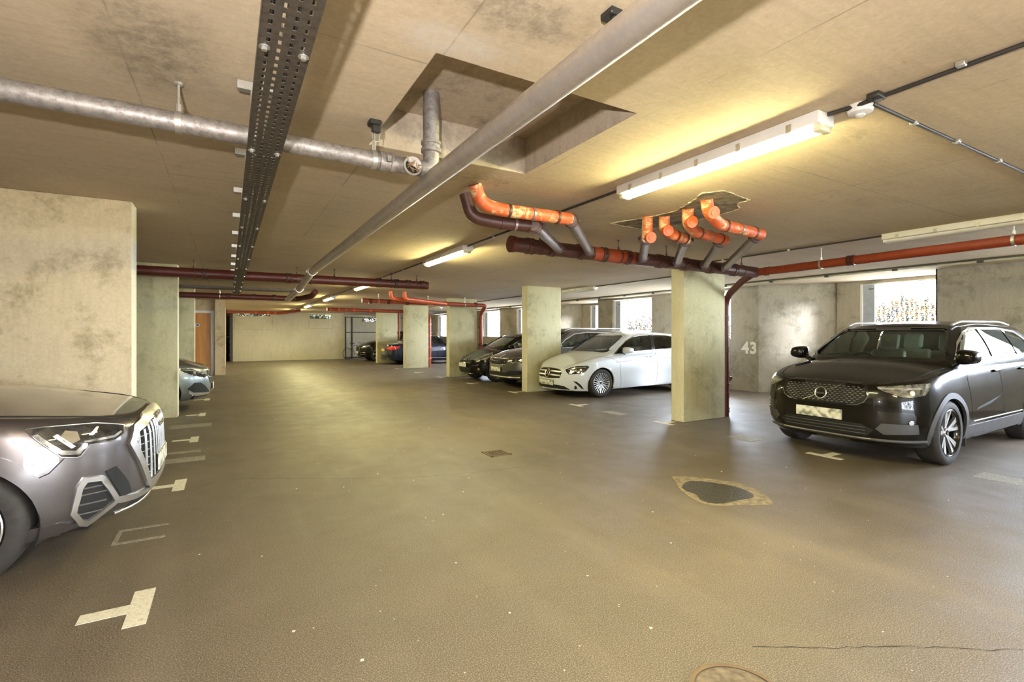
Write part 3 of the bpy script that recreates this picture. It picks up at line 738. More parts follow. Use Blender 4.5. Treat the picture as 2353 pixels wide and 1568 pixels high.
# red-brown mains
main, o = pipe_run('red_brown_main_pipe', 'thick red-brown drain main above the nearest right pillar, fed by four branches', [(2.80, 4.9, 2.50), (7.30, 4.9, 2.455)], .085, IRON_D, .1,
    couplings=[((x, 4.9, 2.50 - (x - 2.8) * .01), (1, 0, 0)) for x in (3.05, 3.35, 3.78, 4.15, 4.55, 5.15, 5.65, 6.2, 6.75)], hangers=[(3.2, 4.9, 2.496), (4.42, 4.9, 2.485), (5.3, 4.9, 2.475), (6.95, 4.9, 2.46)],
    caps=[((2.79, 4.9, 2.50), (2.85, 4.9, 2.50), .095, IRON)], hm=IRON_D)
MB().tube([(3.98 - 2.8, 0, -.0118), (4.66 - 2.8, 0, -.0186)], .0875, 24).build('orange_length', REDX, main, 50)
def branch(label, stub, grey, side=None, m1=ORANGE_D, r=.056, capp=None):
    """branch: orange part down from the ceiling, then a grey-brown length into the main"""
    o = Vector(stub[0]); root = empty('branch_pipe', stub[0]); tag(root, label, 'pipe', 'branch pipes feeding the thick main')
    MB().tube(path([Vector(q) - o for q in stub], .08, 6), r, 22).build('upper_pipe', m1, root, 50)
    g = [Vector(q) - o for q in grey]; MB().tube(g, r * .93, 22).build('lower_pipe', GREYB, root, 50)
    d = (g[1] - g[0]).normalized()
    for t in (.04, .93):
        c = g[0].lerp(g[1], t); L = .04
        mb = MB(); mb.tube([c - d * L, c - d * L * .9, c - d * L * .3, c - d * L * .25, c + d * L * .25, c + d * L * .3, c + d * L * .9, c + d * L], [r, r + .01, r + .01, r + .004, r + .004, r + .01, r + .01, r], 22)
        s = d.cross(Vector((0, 0, 1))).normalized()
        for sg_ in (-1, 1):
            b = c + s * sg_ * (r + .014); mb.box(tuple(b - Vector((.012, .012, .018))), tuple(b + Vector((.012, .012, .018))))
        mb.build('coupling', IRON_D, root, 40)
    L_ = [Vector(q) - o for q in stub]
    if len(L_) > 3:
        mid = L_[-2].lerp(L_[-1], .35); dd = (L_[-1] - L_[-2]).normalized()
        for tt in (.12, .45, .8):
            mid = L_[-2].lerp(L_[-1], tt)
            mb = MB(); mb.tube([mid - dd * .012, mid - dd * .011, mid + dd * .011, mid + dd * .012], [r, r + .006, r + .006, r], 22); mb.build('clamp', IRON_D if tt != .45 else GREYB, root, 40)
    if capp:
        a = Vector(capp) - o; q = a + Vector((-.03, -.07, -.02))
        MB().tube([a, q, q, q + Vector((-.004, -.010, -.003))], [r * .9, r * .9, r * 1.05, r * 1.0], 22).tube([q + Vector((-.004, -.010, -.003)), q + Vector((-.007, -.018, -.005))], r * .55, 18).build('access_cap', ORANGE, root, 40)
    return root
branch('orange pipe caked with plaster, elbowing from the ceiling recess edge above the lane', [(1.75, 3.66, 2.70), (1.83, 3.70, 2.56), (2.0, 3.70, 2.53), (2.72, 3.66, 2.525)], [(2.70, 3.64, 2.52), (3.90, 4.84, 2.485)])
branch('dark brown pipe just behind and below the plastered orange one', [(1.80, 3.95, 2.70), (1.86, 3.95, 2.50), (2.1, 3.94, 2.48), (2.50, 3.90, 2.475)], [(2.44, 3.84, 2.475), (3.42, 4.82, 2.48)], m1=IRON_D)
branch('short upright orange stub, leftmost of the four above the right pillar', [(3.83, 3.80, 2.70), (3.83, 3.80, 2.60), (3.86, 3.84, 2.50)], [(3.86, 3.84, 2.50), (4.75, 4.80, 2.465)], capp=(3.86, 3.82, 2.50))
branch('orange stub with a sideways leg, second from the left above the right pillar', [(3.93, 3.66, 2.70), (3.97, 3.70, 2.56), (4.12, 3.70, 2.52), (4.32, 3.70, 2.50)], [(4.30, 3.70, 2.50), (5.42, 4.82, 2.46)], capp=(3.97, 3.69, 2.56))
branch('orange and brown branch, third from the left above the right pillar', [(3.90, 3.33, 2.70), (3.95, 3.38, 2.58), (4.2, 3.50, 2.53), (4.82, 3.60, 2.52)], [(4.80, 3.63, 2.52), (5.98, 4.82, 2.46)], capp=(3.95, 3.37, 2.585))
branch('plaster-covered orange branch, rightmost of the four and nearest the lit tube', [(3.78, 3.02, 2.70), (3.86, 3.06, 2.60), (4.12, 3.14, 2.53), (4.82, 3.17, 2.51)], [(4.80, 3.18, 2.505), (6.42, 4.82, 2.455)], capp=(3.87, 3.06, 2.60))
pipe_run('red_pipe', 'orange-red pipe running from the main along the right side over the black car', [(7.30, 4.9, 2.455), (7.33, 4.5, 2.46), (7.22, -3.0, 2.50)], .060, REDX, .1,
    couplings=[((7.34, 4.72, 2.458), (0, 1, 0)), ((7.30, 3.5, 2.467), (0, 1, 0))], hangers=[(7.32, 3.9, 2.465), (7.28, 1.9, 2.475), (7.24, .2, 2.48)], cm_=IRON)
pipe_run('red_down_pipe', 'red-brown down pipe behind the right edge of the nearest right pillar', [(7.30, 4.9, 2.45), (7.42, 5.2, 2.37), (7.70, 5.74, 2.12), (7.70, 5.74, 0.0)], .056, IRON, .2,
    couplings=[((7.70, 5.74, z), (0, 0, 1)) for z in (1.75, 1.2, .75, .55, .38, .12)])
# inspection wye low on the down pipe
y_ = empty('pipe_inspection_branch', (7.70, 5.74, .62)); tag(y_, 'short inspection branch low on the nearest red down pipe', 'pipe')
MB().tube([(0.03, 0, .0), (.10, -.02, .05), (.10, -.02, .09)], .035, 16).build('branch', IRON, y_, 50)
pipe_run('red_brown_main_pipe', 'dark red-brown main crossing the whole ceiling beyond the first left pillar', [(-5.9, 9.85, 2.505), (3.62, 9.85, 2.485)], .082, IRON, .1,
    couplings=[((x, 9.85, 2.49), (1, 0, 0)) for x in (-.35, .95, 1.3, 2.6, 2.95, 3.2, 3.5)], hangers=[(-.5, 9.85, 2.494), (1.1, 9.85, 2.49), (1.75, 9.85, 2.489), (2.85, 9.85, 2.487), (3.38, 9.85, 2.486)], cm_=IRON_D, hm=IRON_D)
pipe_run('red_brown_main_pipe', 'dark red-brown main crossing at the second left pillar with an orange elbow', [(-5.9, 15.2, 2.50), (1.72, 15.2, 2.47), (2.0, 14.6, 2.52), (2.05, 14.3, 2.62)], .075, IRON, .1,
    couplings=[((x, 15.2, 2.48), (1, 0, 0)) for x in (.0, .6, 1.1, 1.5)], hangers=[(-.2, 15.2, 2.48)], cm_=IRON_D)
pipe_run('red_main_pipe', 'red pipe ending in an elbow at the third right pillar', [(3.50, 15.2, 2.49), (7.70, 15.2, 2.45), (7.70, 15.60, 2.2), (7.70, 15.62, 0)], .066, REDX, .14,
    couplings=[((x, 15.2, 2.47), (1, 0, 0)) for x in (3.75, 4.3, 4.9, 6.2, 7.3)] + [((7.70, 15.62, z), (0, 0, 1)) for z in (2.0, 1.7, 1.1, .5)], hangers=[(4.0, 15.2, 2.48), (5.6, 15.2, 2.47), (6.9, 15.2, 2.455)], cm_=IRON)
for (x0, x1, l_) in ((4.02, 5.75, 'orange elbow and leg joining the third red pipe, left of two'), (4.42, 6.2, 'orange elbow and leg joining the third red pipe, right of two')):
    oo = Vector((x0, 13.95, 2.70)); rt_ = empty('branch_pipe', oo); tag(rt_, l_, 'pipe', 'far orange branch pipes')
    MB().tube(path([q - oo for q in (oo, Vector((x0 + .02, 13.97, 2.5)), Vector((x1, 15.15, 2.46)))], .1, 6), .056, 18).build('pipe', ORANGE, rt_, 50)
pipe_run('red_main_pipe', 'red pipe running to the fourth right pillar', [(3.45, 21.0, 2.47), (7.70, 21.0, 2.44), (7.70, 20.72, 2.2), (7.70, 20.72, 0)], .07, REDX, .14,
    couplings=[((x, 21.0, 2.46), (1, 0, 0)) for x in (3.6, 3.9, 4.2, 4.5, 5.2)] + [((7.70, 20.72, z), (0, 0, 1)) for z in (1.9, 1.4, .9, .4)], cm_=ORANGE)
pipe_run('red_main_pipe', 'farthest red pipe under the ceiling in front of the pale back wall', [(-.05, 25.6, 2.47), (2.1, 25.6, 2.46), (2.95, 25.2, 2.58)], .065, REDX, .14, couplings=[((x, 25.6, 2.46), (1, 0, 0)) for x in (1.1, 1.6, 1.9)], cm_=ORANGE)
pipe_run('red_down_pipe', 'slim red down pipe at the fifth right pillar', [(7.70, 25.2, 2.6), (7.70, 25.2, 0)], .05, REDX, .14, couplings=[((7.70, 25.2, z), (0, 0, 1)) for z in (2.1, 1.6)])

# rough cast patch in the slab around the four branch stubs
cp_ = empty('ceiling_patch', (4.0, 3.4, H)); tag(cp_, 'rough grey patch with a pale broken rim in the ceiling around the four orange stubs', 'ceiling patch')
rim = [(3.658, 4.182), (3.80, 3.819), (3.86, 3.468), (3.70, 3.108), (3.566, 2.886), (3.673, 2.75), (4.118, 2.823), (4.132, 2.953), (4.321, 3.064), (4.367, 3.32), (4.359, 3.612), (4.365, 3.979), (4.148, 4.237)]
rr = random.Random(11); rd = []
for (x, y) in dens_pts(rim, .035): rd.append((x - 4.0 + rr.uniform(-.010, .010), y - 3.4 + rr.uniform(-.010, .010)))
MB().prism(rd, -.006, -.0005).build('patch', mat('patch_concrete', (.30, .255, .165), .9, var=.3, scale=9, bump=.4), cp_)
MB().tube([(x, y, -.006) for x, y in rd], [rr.uniform(.002, .008) for _ in rd], 6, closed=True).build('broken_rim', mat('patch_rim', (.55, .47, .33), .9, var=.35, scale=20, bump=.3), cp_, 50)
# perforated cable tray
ct = empty('cable_tray', (.155, -1.2, 2.375)); tag(ct, 'long dark perforated steel cable tray hung from the ceiling', 'cable tray')
L = 14.2; w = .073
tb = MB()
edges = [-w, -.055, -.044, -.022, -.011, .011, .022, .044, .055, w]
for a, b in zip(edges[0::2], edges[1::2]): tb.box((a, 0, 0), (b, L, .0022))
for gx0, gx1 in zip(edges[1::2], edges[2::2]):
    y = 0
    while y < 9.0: tb.box((gx0, y, 0), (gx1, y + .026, .0022)); y += .05
    tb.box((gx0, 9.0, 0), (gx1, L, .0022))
tb.box((-w - .003, 0, -.001), (-w, L, .03)).box((w, 0, -.001), (w + .003, L, .03))
for x in (-.038, 0, .038): tb.box((x - .005, 4.0, -.004), (x + .005, L, 0))
tb.build('tray', TRAYM, ct)
cb = MB()
for x in (-.055, -.03, -.005, .02, .048):
    pts = [(x + .006 * math.sin(i * 1.3 + x * 90), i * .5, .012) for i in range(int(L / .5) + 1)]; cb.tube(pts, .009, 8)
cb.build('cable', BLACK, ct, 60)
for i in range(13):
    y = .905 + i * 1.005
    MB().box((-w - .045, y, .285), (w + .01, y + .041, .324)).build('bracket', ZINC, ct)
    bl = MB()
    for x in (-w + .016, w - .016):
        bl.cyl((x, y + .02, .285), (x, y + .02, -.010), .005, 8).cyl((x, y + .02, 0), (x, y + .02, -.003), .017, 14).cyl((x, y + .02, -.003), (x, y + .02, -.012), .009, 6)
    bl.build('drop_rod', ZINC, ct, 40)
lt_ = empty('cable_tray', (-1.5, 13.0, 2.50)); tag(lt_, 'dark cable tray crossing at the far end of the long tray', 'cable tray')
MB().box((-4.4, 0, 0), (3.0, .35, .004)).box((-4.4, 0, 0), (3.0, .004, .06)).box((-4.4, .346, 0), (3.0, .35, .06)).build('tray', TRAYM, lt_)
cb = MB()
for k_ in range(6): cb.tube([(x_ * .5 - 4.2, .05 + k_ * .05, .02 + .01 * math.sin(x_ + k_)) for x_ in range(15)], .013, 6)
cb.build('cable', BLACK, lt_, 60)

# fluorescent battens over the lane
def batten(x, y0, L_, label, lit=True, name='fluorescent_light'):
    r = empty(name, (x, y0, H)); tag(r, label, 'light', 'fluorescent battens over the lane' if lit else 'unlit battens')
    MB().rbox((-.082, 0, -.072), (.082, L_, 0), .010, 2).build('housing', WHITEP, r, 40)
    prof = [(.046 * math.cos(a), .036 * math.sin(a)) for a in [PI + i * PI / 12 for i in range(13)]]
    mb = MB(); n_ = len(prof)
    vs_ = [(px_, .05, -.074 + pz_) for px_, pz_ in prof] + [(px_, L_ - .05, -.074 + pz_) for px_, pz_ in prof]
    mb.add(vs_, [(i, i + 1, n_ + i + 1, n_ + i) for i in range(n_ - 1)] + [tuple(range(n_)), tuple(range(2 * n_ - 1, n_ - 1, -1))])
    mb.build('diffuser', TUBE if lit else WHITEP, r, 60)
    for y in (.0, L_ - .05):
        MB().rbox((-.053, y, -.108), (.053, y + .05, -.07), .012, 2).build('end_cap', CLEARP if lit else WHITEP, r, 40)
    for i in range(5): MB().box((-.088, .15 + i * (L_ - .33) / 4, -.078), (-.078, .18 + i * (L_ - .33) / 4, -.03)).build('clip', ZINC, r)
    return r
for (y, l_) in ((1.50, 'nearest lit fluorescent batten, upper right'), (6.22, 'second lit fluorescent batten, centre of the ceiling'), (11.5, 'third lit fluorescent batten, just below the red-brown main'),
                (16.3, 'fourth lit fluorescent batten along the lane'), (21.2, 'fifth lit fluorescent batten along the lane'), (26.0, 'farthest lit fluorescent batten before the back wall'), (-3.2, 'lit fluorescent batten behind the viewer')):
    batten(2.87, y, 1.62, l_)
batten(7.04, 1.2, 1.8, 'unlit white batten above the black car, upper right edge', False, 'unlit_batten')
batten(8.16, 9.9, 1.5, 'unlit batten behind the nearest right pillar', False, 'unlit_batten')
batten(8.16, 20.5, 1.5, 'unlit batten in the far right bays', False, 'unlit_batten')
def conduit(label, pts, r=.011, m=CONDUIT, clips=(), name='conduit', cmat=ZINC):
    root = empty(name, pts[0]); tag(root, label, 'conduit'); o = Vector(pts[0])
    MB().tube(path([Vector(q) - o for q in pts], .03, 3), r, 10).build('tube', m, root, 50)
    for c in clips:
        c = Vector(c) - o; MB().rbox(tuple(c - Vector((.018, .018, .012))), tuple(c + Vector((.018, .018, .014))), .004, 1).build('clip', cmat, root, 40)
    return root
cz = H - .013
conduit('black conduit from the smoke detector back over the viewer', [(2.90, 1.42, cz), (2.88, -1.53, cz)], clips=[(2.86, .92, cz)])
conduit('short black conduit between the nearest batten and the smoke detector', [(2.88, 1.50, cz), (2.90, 1.38, cz)])
conduit('black conduit branching to the upper right corner from the smoke detector', [(2.95, 1.31, cz), (11.0, 1.28, cz)], .010, clips=[(4.68, 1.30, cz), (3.42, 1.31, cz), (3.98, 1.30, cz)])
for a, b, l_ in ((3.12, 6.22, 'black conduit between the first and second lit battens'), (7.84, 11.5, 'black conduit between the second and third lit battens'), (13.12, 16.3, 'black conduit between the third and fourth lit battens'), (17.92, 21.2, 'black conduit between the fourth and fifth lit battens'), (22.8, 26.0, 'black conduit before the farthest lit batten')):
    conduit(l_, [(2.87, a, cz), (2.87, b, cz)], clips=[(2.87, a + .35 * (b - a), cz), (2.87, a + .75 * (b - a), cz)])
conduit('black conduit leading to the unlit batten above the black car', [(7.04, 3.02, cz), (7.04, 5.9, cz), (8.16, 6.4, cz), (8.16, 9.9, cz)], clips=[(7.04, 4.2, cz), (7.04, 5.3, cz)])
conduit('black conduit over the far right bays', [(8.16, 11.4, cz), (8.16, 20.5, cz)], clips=[(8.16, 12.5, cz), (8.16, 16, cz)])
conduit('dark grey cable strip along the right edge of the ceiling', [(10.62, -4, H - .017), (10.62, 29, H - .017)], .014, mat('grey_cable', (0.13, 0.12, 0.08), .5))
# cream trunking lengths with dark junction boxes
tr = empty('trunking', (10.72, -4, H)); tag(tr, 'cream trunking with dark clips along the right edge of the ceiling', 'trunking')
y = 0
while y < 33:
    MB().rbox((-.02, y + .04, -.05), (.02, y + 1.15, -.004), .006, 1).build('cream_length', CREAM, tr, 40)
    MB().rbox((-.028, y - .04, -.06), (.028, y + .04, -.0), .005, 1).build('clip_box', mat('dark_clip', (0.09, 0.085, 0.06)) if y == 0 else bpy.data.materials['dark_clip'], tr, 40)
    y += 1.2
# smoke detector
sd = empty('smoke_detector', (2.95, 1.37, H)); tag(sd, 'round white smoke detector by the nearest batten', 'smoke detector')
MB().lathe([(0, 0), (.062, 0), (.064, -.012), (.060, -.02), (.058, -.022)], 36, 'z').build('base', WHITEP, sd, 50)
MB().lathe([(.058, -.021), (.060, -.026), (.055, -.040), (.040, -.046), (.024, -.048), (.022, -.056), (.012, -.062), (0, -.063)], 36, 'z').build('sensor_head', WHITEP, sd, 40)
jb = MB().rbox((-.04, -.03, -.03), (.04, .03, 0), .008, 2).build('junction_box', CONDUIT, None, 40, (2.87, 1.26, H)); tag(jb, 'small black junction box beside the smoke detector', 'junction box')
# small ceiling plates and hooks

# ------------------------------------------------------------------ cars
def pchip(tab):
    xs = [p[0] for p in tab]; ys = [p[1] for p in tab]; n = len(xs)
    d = [(ys[i + 1] - ys[i]) / (xs[i + 1] - xs[i]) for i in range(n - 1)]
    m = [d[0] if n > 1 else 0] + [0 if d[i - 1] * d[i] <= 0 else 2 * d[i - 1] * d[i] / (d[i - 1] + d[i]) for i in range(1, n - 1)] + [d[-1] if n > 1 else 0]
    def f(x):
        if x <= xs[0]: return ys[0]
        if x >= xs[-1]: return ys[-1]
        i = max(j for j in range(n - 1) if xs[j] <= x); h = xs[i + 1] - xs[i]; t = (x - xs[i]) / h
        return (2 * t ** 3 - 3 * t * t + 1) * ys[i] + (t ** 3 - 2 * t * t + t) * h * m[i] + (-2 * t ** 3 + 3 * t * t) * ys[i + 1] + (t ** 3 - t * t) * h * m[i + 1]
    return f
def in_poly(p, poly):
    x, y = p; c = False; j = len(poly) - 1
    for i in range(len(poly)):
        xi, yi = poly[i]; xj, yj = poly[j]
        if (yi > y) != (yj > y) and x < (xj - xi) * (y - yi) / (yj - yi) + xi: c = not c
        j = i
    return c
def nearest_on(p, poly):
    best = None; bd = 1e9
    for i in range(len(poly)):
        a = Vector(poly[i]); b = Vector(poly[(i + 1) % len(poly)]); ab = b - a
        t = max(0, min(1, (Vector(p) - a).dot(ab) / max(ab.length_squared, 1e-12))); q = a + ab * t; dd = (q - Vector(p)).length
        if dd < bd: bd = dd; best = q
    return best
def cut(V, F, poly, axes, vf):
    """cut a hole: drop faces inside the outline, slide rim vertices onto it"""
    ins = [vf(v) and in_poly((v[axes[0]], v[axes[1]]), poly) for v in V]
    F2 = [f for f in F if not all(ins[i] for i in f)]
    used = set(i for f in F2 for i in f if ins[i])
    for i in used:
        q = nearest_on((V[i][axes[0]], V[i][axes[1]]), poly); v = list(V[i]); v[axes[0]] = q[0]; v[axes[1]] = q[1]; V[i] = tuple(v)
    return V, F2
def smooth_poly(pts, k=5):
    return closed_cr(pts, k)
def dens(poly, s=.04):
    out = []; n = len(poly)
    for i in range(n):
        a, b = Vector(poly[i]), Vector(poly[(i + 1) % n]); m = max(1, int((b - a).length / s))
        out += [tuple(a.lerp(b, j / m)) for j in range(m)]
    return out
def area(poly): return sum(poly[i][0] * poly[(i + 1) % len(poly)][1] - poly[(i + 1) % len(poly)][0] * poly[i][1] for i in range(len(poly))) / 2
def offset_poly(poly, d):
    n = len(poly); s = 1 if area(poly) > 0 else -1; out = []
    for i in range(n):
        a, b, c = Vector(poly[i - 1]), Vector(poly[i]), Vector(poly[(i + 1) % n])
        e1 = (b - a).normalized(); e2 = (c - b).normalized()
        n1 = Vector((e1.y, -e1.x)); n2 = Vector((e2.y, -e2.x)); nn = (n1 + n2)
        if nn.length < 1e-6: nn = n1
        nn.normalize(); k = 1 / max(.5, nn.dot(n1)); out.append(tuple(b + nn * d * s * k))
    return out
def circle(cx, cy, r, n=40, a0=0, a1=2 * PI): return [(cx + r * math.cos(a0 + (a1 - a0) * i / n), cy + r * math.sin(a0 + (a1 - a0) * i / n)) for i in range(n)]

class Car:
    def __init__(s, name, label, loc, rz, body, L=4.42, W=1.85, a=.85, q=3.2, p=2.0, ar=.55, qr=3.6, xf=.88, xr=3.58, R=.36, rim=.25, tw=.235,
                 zb=((0, .24), (.5, .22), (4.4, .24)), zs=((0, .86), (.3, .93), (1.1, 1.03), (2, 1.06), (4.4, 1.12)), crown=((0, .04), (.5, .08), (1.2, .11)),
                 F=((.2, .14), (.35, .04), (.5, 0), (.65, .01), (.8, .03), (.92, .09), (1.0, .15)), Rr=((.2, .08), (.4, .0), (.7, .02), (.9, .06), (1.1, .10)),
                 Wz=((.2, .93), (.35, .975), (.6, 1.0), (.8, .985), (1.0, .955), (1.1, .945)), wu=((0, .99), (1.2, 1.0), (3.5, 1.0), (4.4, .97)),
                 gx=(1.05, 4.28), rx=(1.95, 3.95), gw=(.84, .64), zr=((1.95, 1.56), (2.8, 1.60), (3.95, 1.54)), rcrown=.05, ga=.24, gq=2.8, gbulge=.03,
                 ucowl=1.45, boot=None, cat='car', arch=.055, aoff=.008, clad=None, seats=None, doors=True):
        s.__dict__.update(locals()); del s.__dict__['s']
        s.root = empty(name, loc, rz); tag(s.root, label, cat)
        s.fzb, s.fzs, s.fcr, s.fF, s.fR, s.fW, s.fwu, s.fzr = map(pchip, (zb, zs, crown, F, Rr, Wz, wu, zr))
        s.body_geo(); s.gh_geo()
        V = s.bV + s.dV + s.gV; F_ = s.bF + [tuple(i + len(s.bV) for i in f) for f in s.dF] + [tuple(i + len(s.bV) + len(s.dV) for i in f) for f in s.gF]
        s.bvh = BVHTree.FromPolygons(V, F_)
        s.bvh_b = BVHTree.FromPolygons(s.bV + s.dV, F_[:len(s.bF) + len(s.dF)]); s.bvh_g = BVHTree.FromPolygons(s.gV, s.gF)
        # reference outline for wrap coordinates
        ref = []
        for (u, h, wf, wr) in s.half: ref.append(Vector((-(u), h * W / 2, 0)))
        s.ref = ref; s.arc = [0]
        for i in range(1, len(ref)): s.arc.append(s.arc[-1] + (ref[i] - ref[i - 1]).length)
    # columns of the half outline
    def cols(s, L0, L1, a, q, p, ar, qr, step=.05):
        H_ = [i / 10 for i in range(9)] + [.85]
        front = [(a * (1 - (1 - h ** q) ** (1 / p)), h) for h in H_]; u0 = front[-1][0]; k = max(3, int((a - u0) / step))
        front += [(u, (1 - ((a - u) / a) ** p) ** (1 / q)) for u in [u0 + (a - u0) * i / k for i in range(1, k + 1)]]
        rear = [(ar * (1 - (1 - h ** qr) ** .5), h) for h in H_]; u0 = rear[-1][0]; k = max(3, int((ar - u0) / step))
        rear += [(u, (1 - ((ar - u) / ar) ** 2) ** (1 / qr)) for u in [u0 + (ar - u0) * i / k for i in range(1, k + 1)]]
        out = [(L0 + u, h, max(0, (a - u) / a), 0) for u, h in front]
        m = int((L1 - ar - L0 - a) / step)
        out += [(L0 + a + (L1 - ar - L0 - a) * i / m, 1, 0, 0) for i in range(1, m)]
        out += [(L1 - u, h, 0, max(0, (ar - u) / ar)) for u, h in rear[::-1]]
        return out
    def bpos(s, c, t):
        u, h, wf, wr = c; zb, zs = s.fzb(u), s.fzs(u); z = zb + (zs - zb) * t
        k = 0
        if t > .86: k = 1 - math.sqrt(max(0, 1 - ((t - .86) / .14) ** 2))
        kb = 0
        if t < .05: kb = (1 - t / .05) ** 2
        x = -(u + s.fF(z) * wf + .045 * k * wf) + s.fR(z) * wr + .03 * k * wr
        return (x, h * s.W / 2 * s.fW(z) * s.fwu(u) * (1 - .05 * k - .02 * kb), z)
    def grid(s, half, T, pos):
        V = []; idx = {}
        for r, t in enumerate(T):
            for i, c in enumerate(half):
                x, y, z = pos(c, t); idx[(r, i, 1)] = len(V); V.append((x, y, z))
                if c[1] > 1e-6: idx[(r, i, -1)] = len(V); V.append((x, -y, z))
                else: idx[(r, i, -1)] = idx[(r, i, 1)]
        F_ = []
        for r in range(len(T) - 1):
            for i in range(len(half) - 1):
                a, b, c, d = idx[(r, i, 1)], idx[(r, i + 1, 1)], idx[(r + 1, i + 1, 1)], idx[(r + 1, i, 1)]; F_.append((a, d, c, b) if True else None)
                a, b, c, d = idx[(r, i, -1)], idx[(r, i + 1, -1)], idx[(r + 1, i + 1, -1)], idx[(r + 1, i, -1)]; F_.append((a, b, c, d))
        return V, F_, idx
    def body_geo(s):
        s.half = s.cols(0, s.L, s.a, s.q, s.p, s.ar, s.qr)
        T = [0, .02, .05] + [.05 + .81 * i / 18 for i in range(1, 19)] + [.89, .92, .945, .965, .98, .99, 1.0]
        s.bV, s.bF, s.bidx = s.grid(s.half, T, s.bpos); s.T = T
        s.dV, s.dF = [], []
        def deck(cs, K=20):
            base = len(s.dV)
            for i in cs:
                c = s.half[i]; x, y, z = s.bpos(c, 1.0); cr = s.fcr(c[0])
                for j in range(K + 1):
                    f = 1 - 2 * j / K; s.dV.append((x, y * f, z + cr * (1 - abs(f) ** 2.3) * min(1, c[1] ** 3 * 1.0)))
            for r in range(len(cs) - 1):
                for j in range(K):
                    a = base + r * (K + 1) + j; s.dF.append((a, a + 1, a + K + 2, a + K + 1))
        deck([i for i, c in enumerate(s.half) if c[0] <= s.ucowl and c[3] == 0])
        b0 = s.boot if s.boot else s.gx[1] - .12
        deck([i for i, c in enumerate(s.half) if c[0] >= b0][::1])
    def gpos(s, c, t):
        f, h, wf, wr = c      # f 0..1 along
        (x0, x1), (t0, t1) = s.gx, s.rx
        ub = x0 + f * (x1 - x0) + s.ga * (wf and 0); ut = t0 + f * (t1 - t0)
        hb = s.gw[0] * h; ht = s.gw[1] * h
        zbase = s.fzs(ub) + (s.fcr(ub) if ub < s.ucowl + .2 else .0) * (1 - h ** 2) - .03
        ztop = s.fzr(ut)
        k = 0
        if t > .88: k = 1 - math.sqrt(max(0, 1 - ((t - .88) / .12) ** 2))
        tt = t
        u = ub + (ut - ub) * tt; y = hb + (ht - hb) * tt; z = zbase + (ztop - zbase) * tt
        bl = 4 * tt * (1 - tt)
        y += s.gbulge * bl * h; u -= (.035 * bl * (1 - h) + .02 * bl) * (1 if wf > 0 else 0) * min(1, wf * 2); u += .02 * bl * min(1, wr * 2)
        z += 0; y -= .045 * k * h; u += .05 * k * wf - .05 * k * wr
        return (-u, y, z)
    def gh_geo(s):
        Lg = 1.0; n = s.gx[1] - s.gx[0]
        cs = s.cols(0, n, s.ga, s.gq, 2.0, .30, 3.2, .045); s.ghalf = [(u / n, h, wf, wr) for u, h, wf, wr in cs]
        T = [i / 20 for i in range(18)] + [.88, .91, .94, .96, .98, .992, 1.0]
        V, F_, idx = s.grid(s.ghalf, T, s.gpos); K = 18; base = len(V)
        for i, c in enumerate(s.ghalf):
            x, y, z = s.gpos(c, 1.0)
            for j in range(K + 1):
                f = 1 - 2 * j / K; V.append((x, y * f, z + s.rcrown * (1 - abs(f) ** 2.2) * (1 - abs(2 * c[0] - 1) ** 6 * .6) * min(1, c[1] ** 2)))
        for r in range(len(s.ghalf) - 1):
            for j in range(K):
                a = base + r * (K + 1) + j; F_.append((a, a + 1, a + K + 2, a + K + 1))
        s.gV, s.gF = V, F_
    # maps: 2D -> ray
    def ray(s, m, p):
        if m == 'L': return Vector((p[0], 3, p[1])), Vector((0, -1, 0))
        if m == 'R': return Vector((p[0], -3, p[1])), Vector((0, 1, 0))
        if m == 'F': return Vector((3, p[0], p[1])), Vector((-1, 0, 0))
        if m == 'B': return Vector((-s.L - 3, p[0], p[1])), Vector((1, 0, 0))
        if m == 'T': return Vector((p[0], p[1], 4)), Vector((0, 0, -1))
        a = abs(p[0]); sg = 1 if p[0] >= 0 else -1
        i = 0
        while i < len(s.arc) - 2 and s.arc[i + 1] < a: i += 1
        t = (a - s.arc[i]) / max(1e-6, s.arc[i + 1] - s.arc[i]); q = s.ref[i].lerp(s.ref[i + 1], t)
        i0, i1 = max(0, i - 1), min(len(s.ref) - 1, i + 2); d = (s.ref[i1] - s.ref[i0]).normalized()
        if a < .02: d = Vector((0, 1, 0))
        n = Vector((d.y, -d.x, 0)); n.normalize()
        q = Vector((q.x, q.y * sg, p[1])); n = Vector((n.x, n.y * sg, 0))
        return q + n * 1.0, -n
    def hit(s, m, p, off=0.0, tree=None):
        o, d = s.ray(m, p); r = (tree or s.bvh).ray_cast(o, d)
        if r[0] is None: return None
        n = r[1]
        if n.dot(d) > 0: n = -n
        return r[0] + n * off, n
    def patch(s, name, m, poly, mt, off=.004, skirt=.012, step=.04, inner=None, parent=None, tree=None, smooth=35, label=None):
        poly = dens(poly, step); n = len(poly)
        pts = [Vector(p) for p in poly]; ed = [(i, (i + 1) % n) for i in range(n)]
        if inner:
            ip = dens(inner, step); o = len(pts); pts += [Vector(p) for p in ip]; ed += [(o + i, o + (i + 1) % len(ip)) for i in range(len(ip))]
        xs = [p[0] for p in poly]; ys = [p[1] for p in poly]; y = min(ys) + step / 2
        while y < max(ys):
            x = min(xs) + step / 2
            while x < max(xs):
                if in_poly((x, y), poly) and (not inner or not in_poly((x, y), inner)):
                    if (nearest_on((x, y), poly) - Vector((x, y))).length > step * .35: pts.append(Vector((x, y)))
                x += step
            y += step
        r = delaunay_2d_cdt(pts, ed, [], 0, 1e-5); vs, fs = r[0], r[2]
        P = []; N = []
        for v in vs:
            h = s.hit(m, v, off, tree)
            if h is None: P.append(None); N.append(None)
            else: P.append(h[0]); N.append(h[1])
        out = []
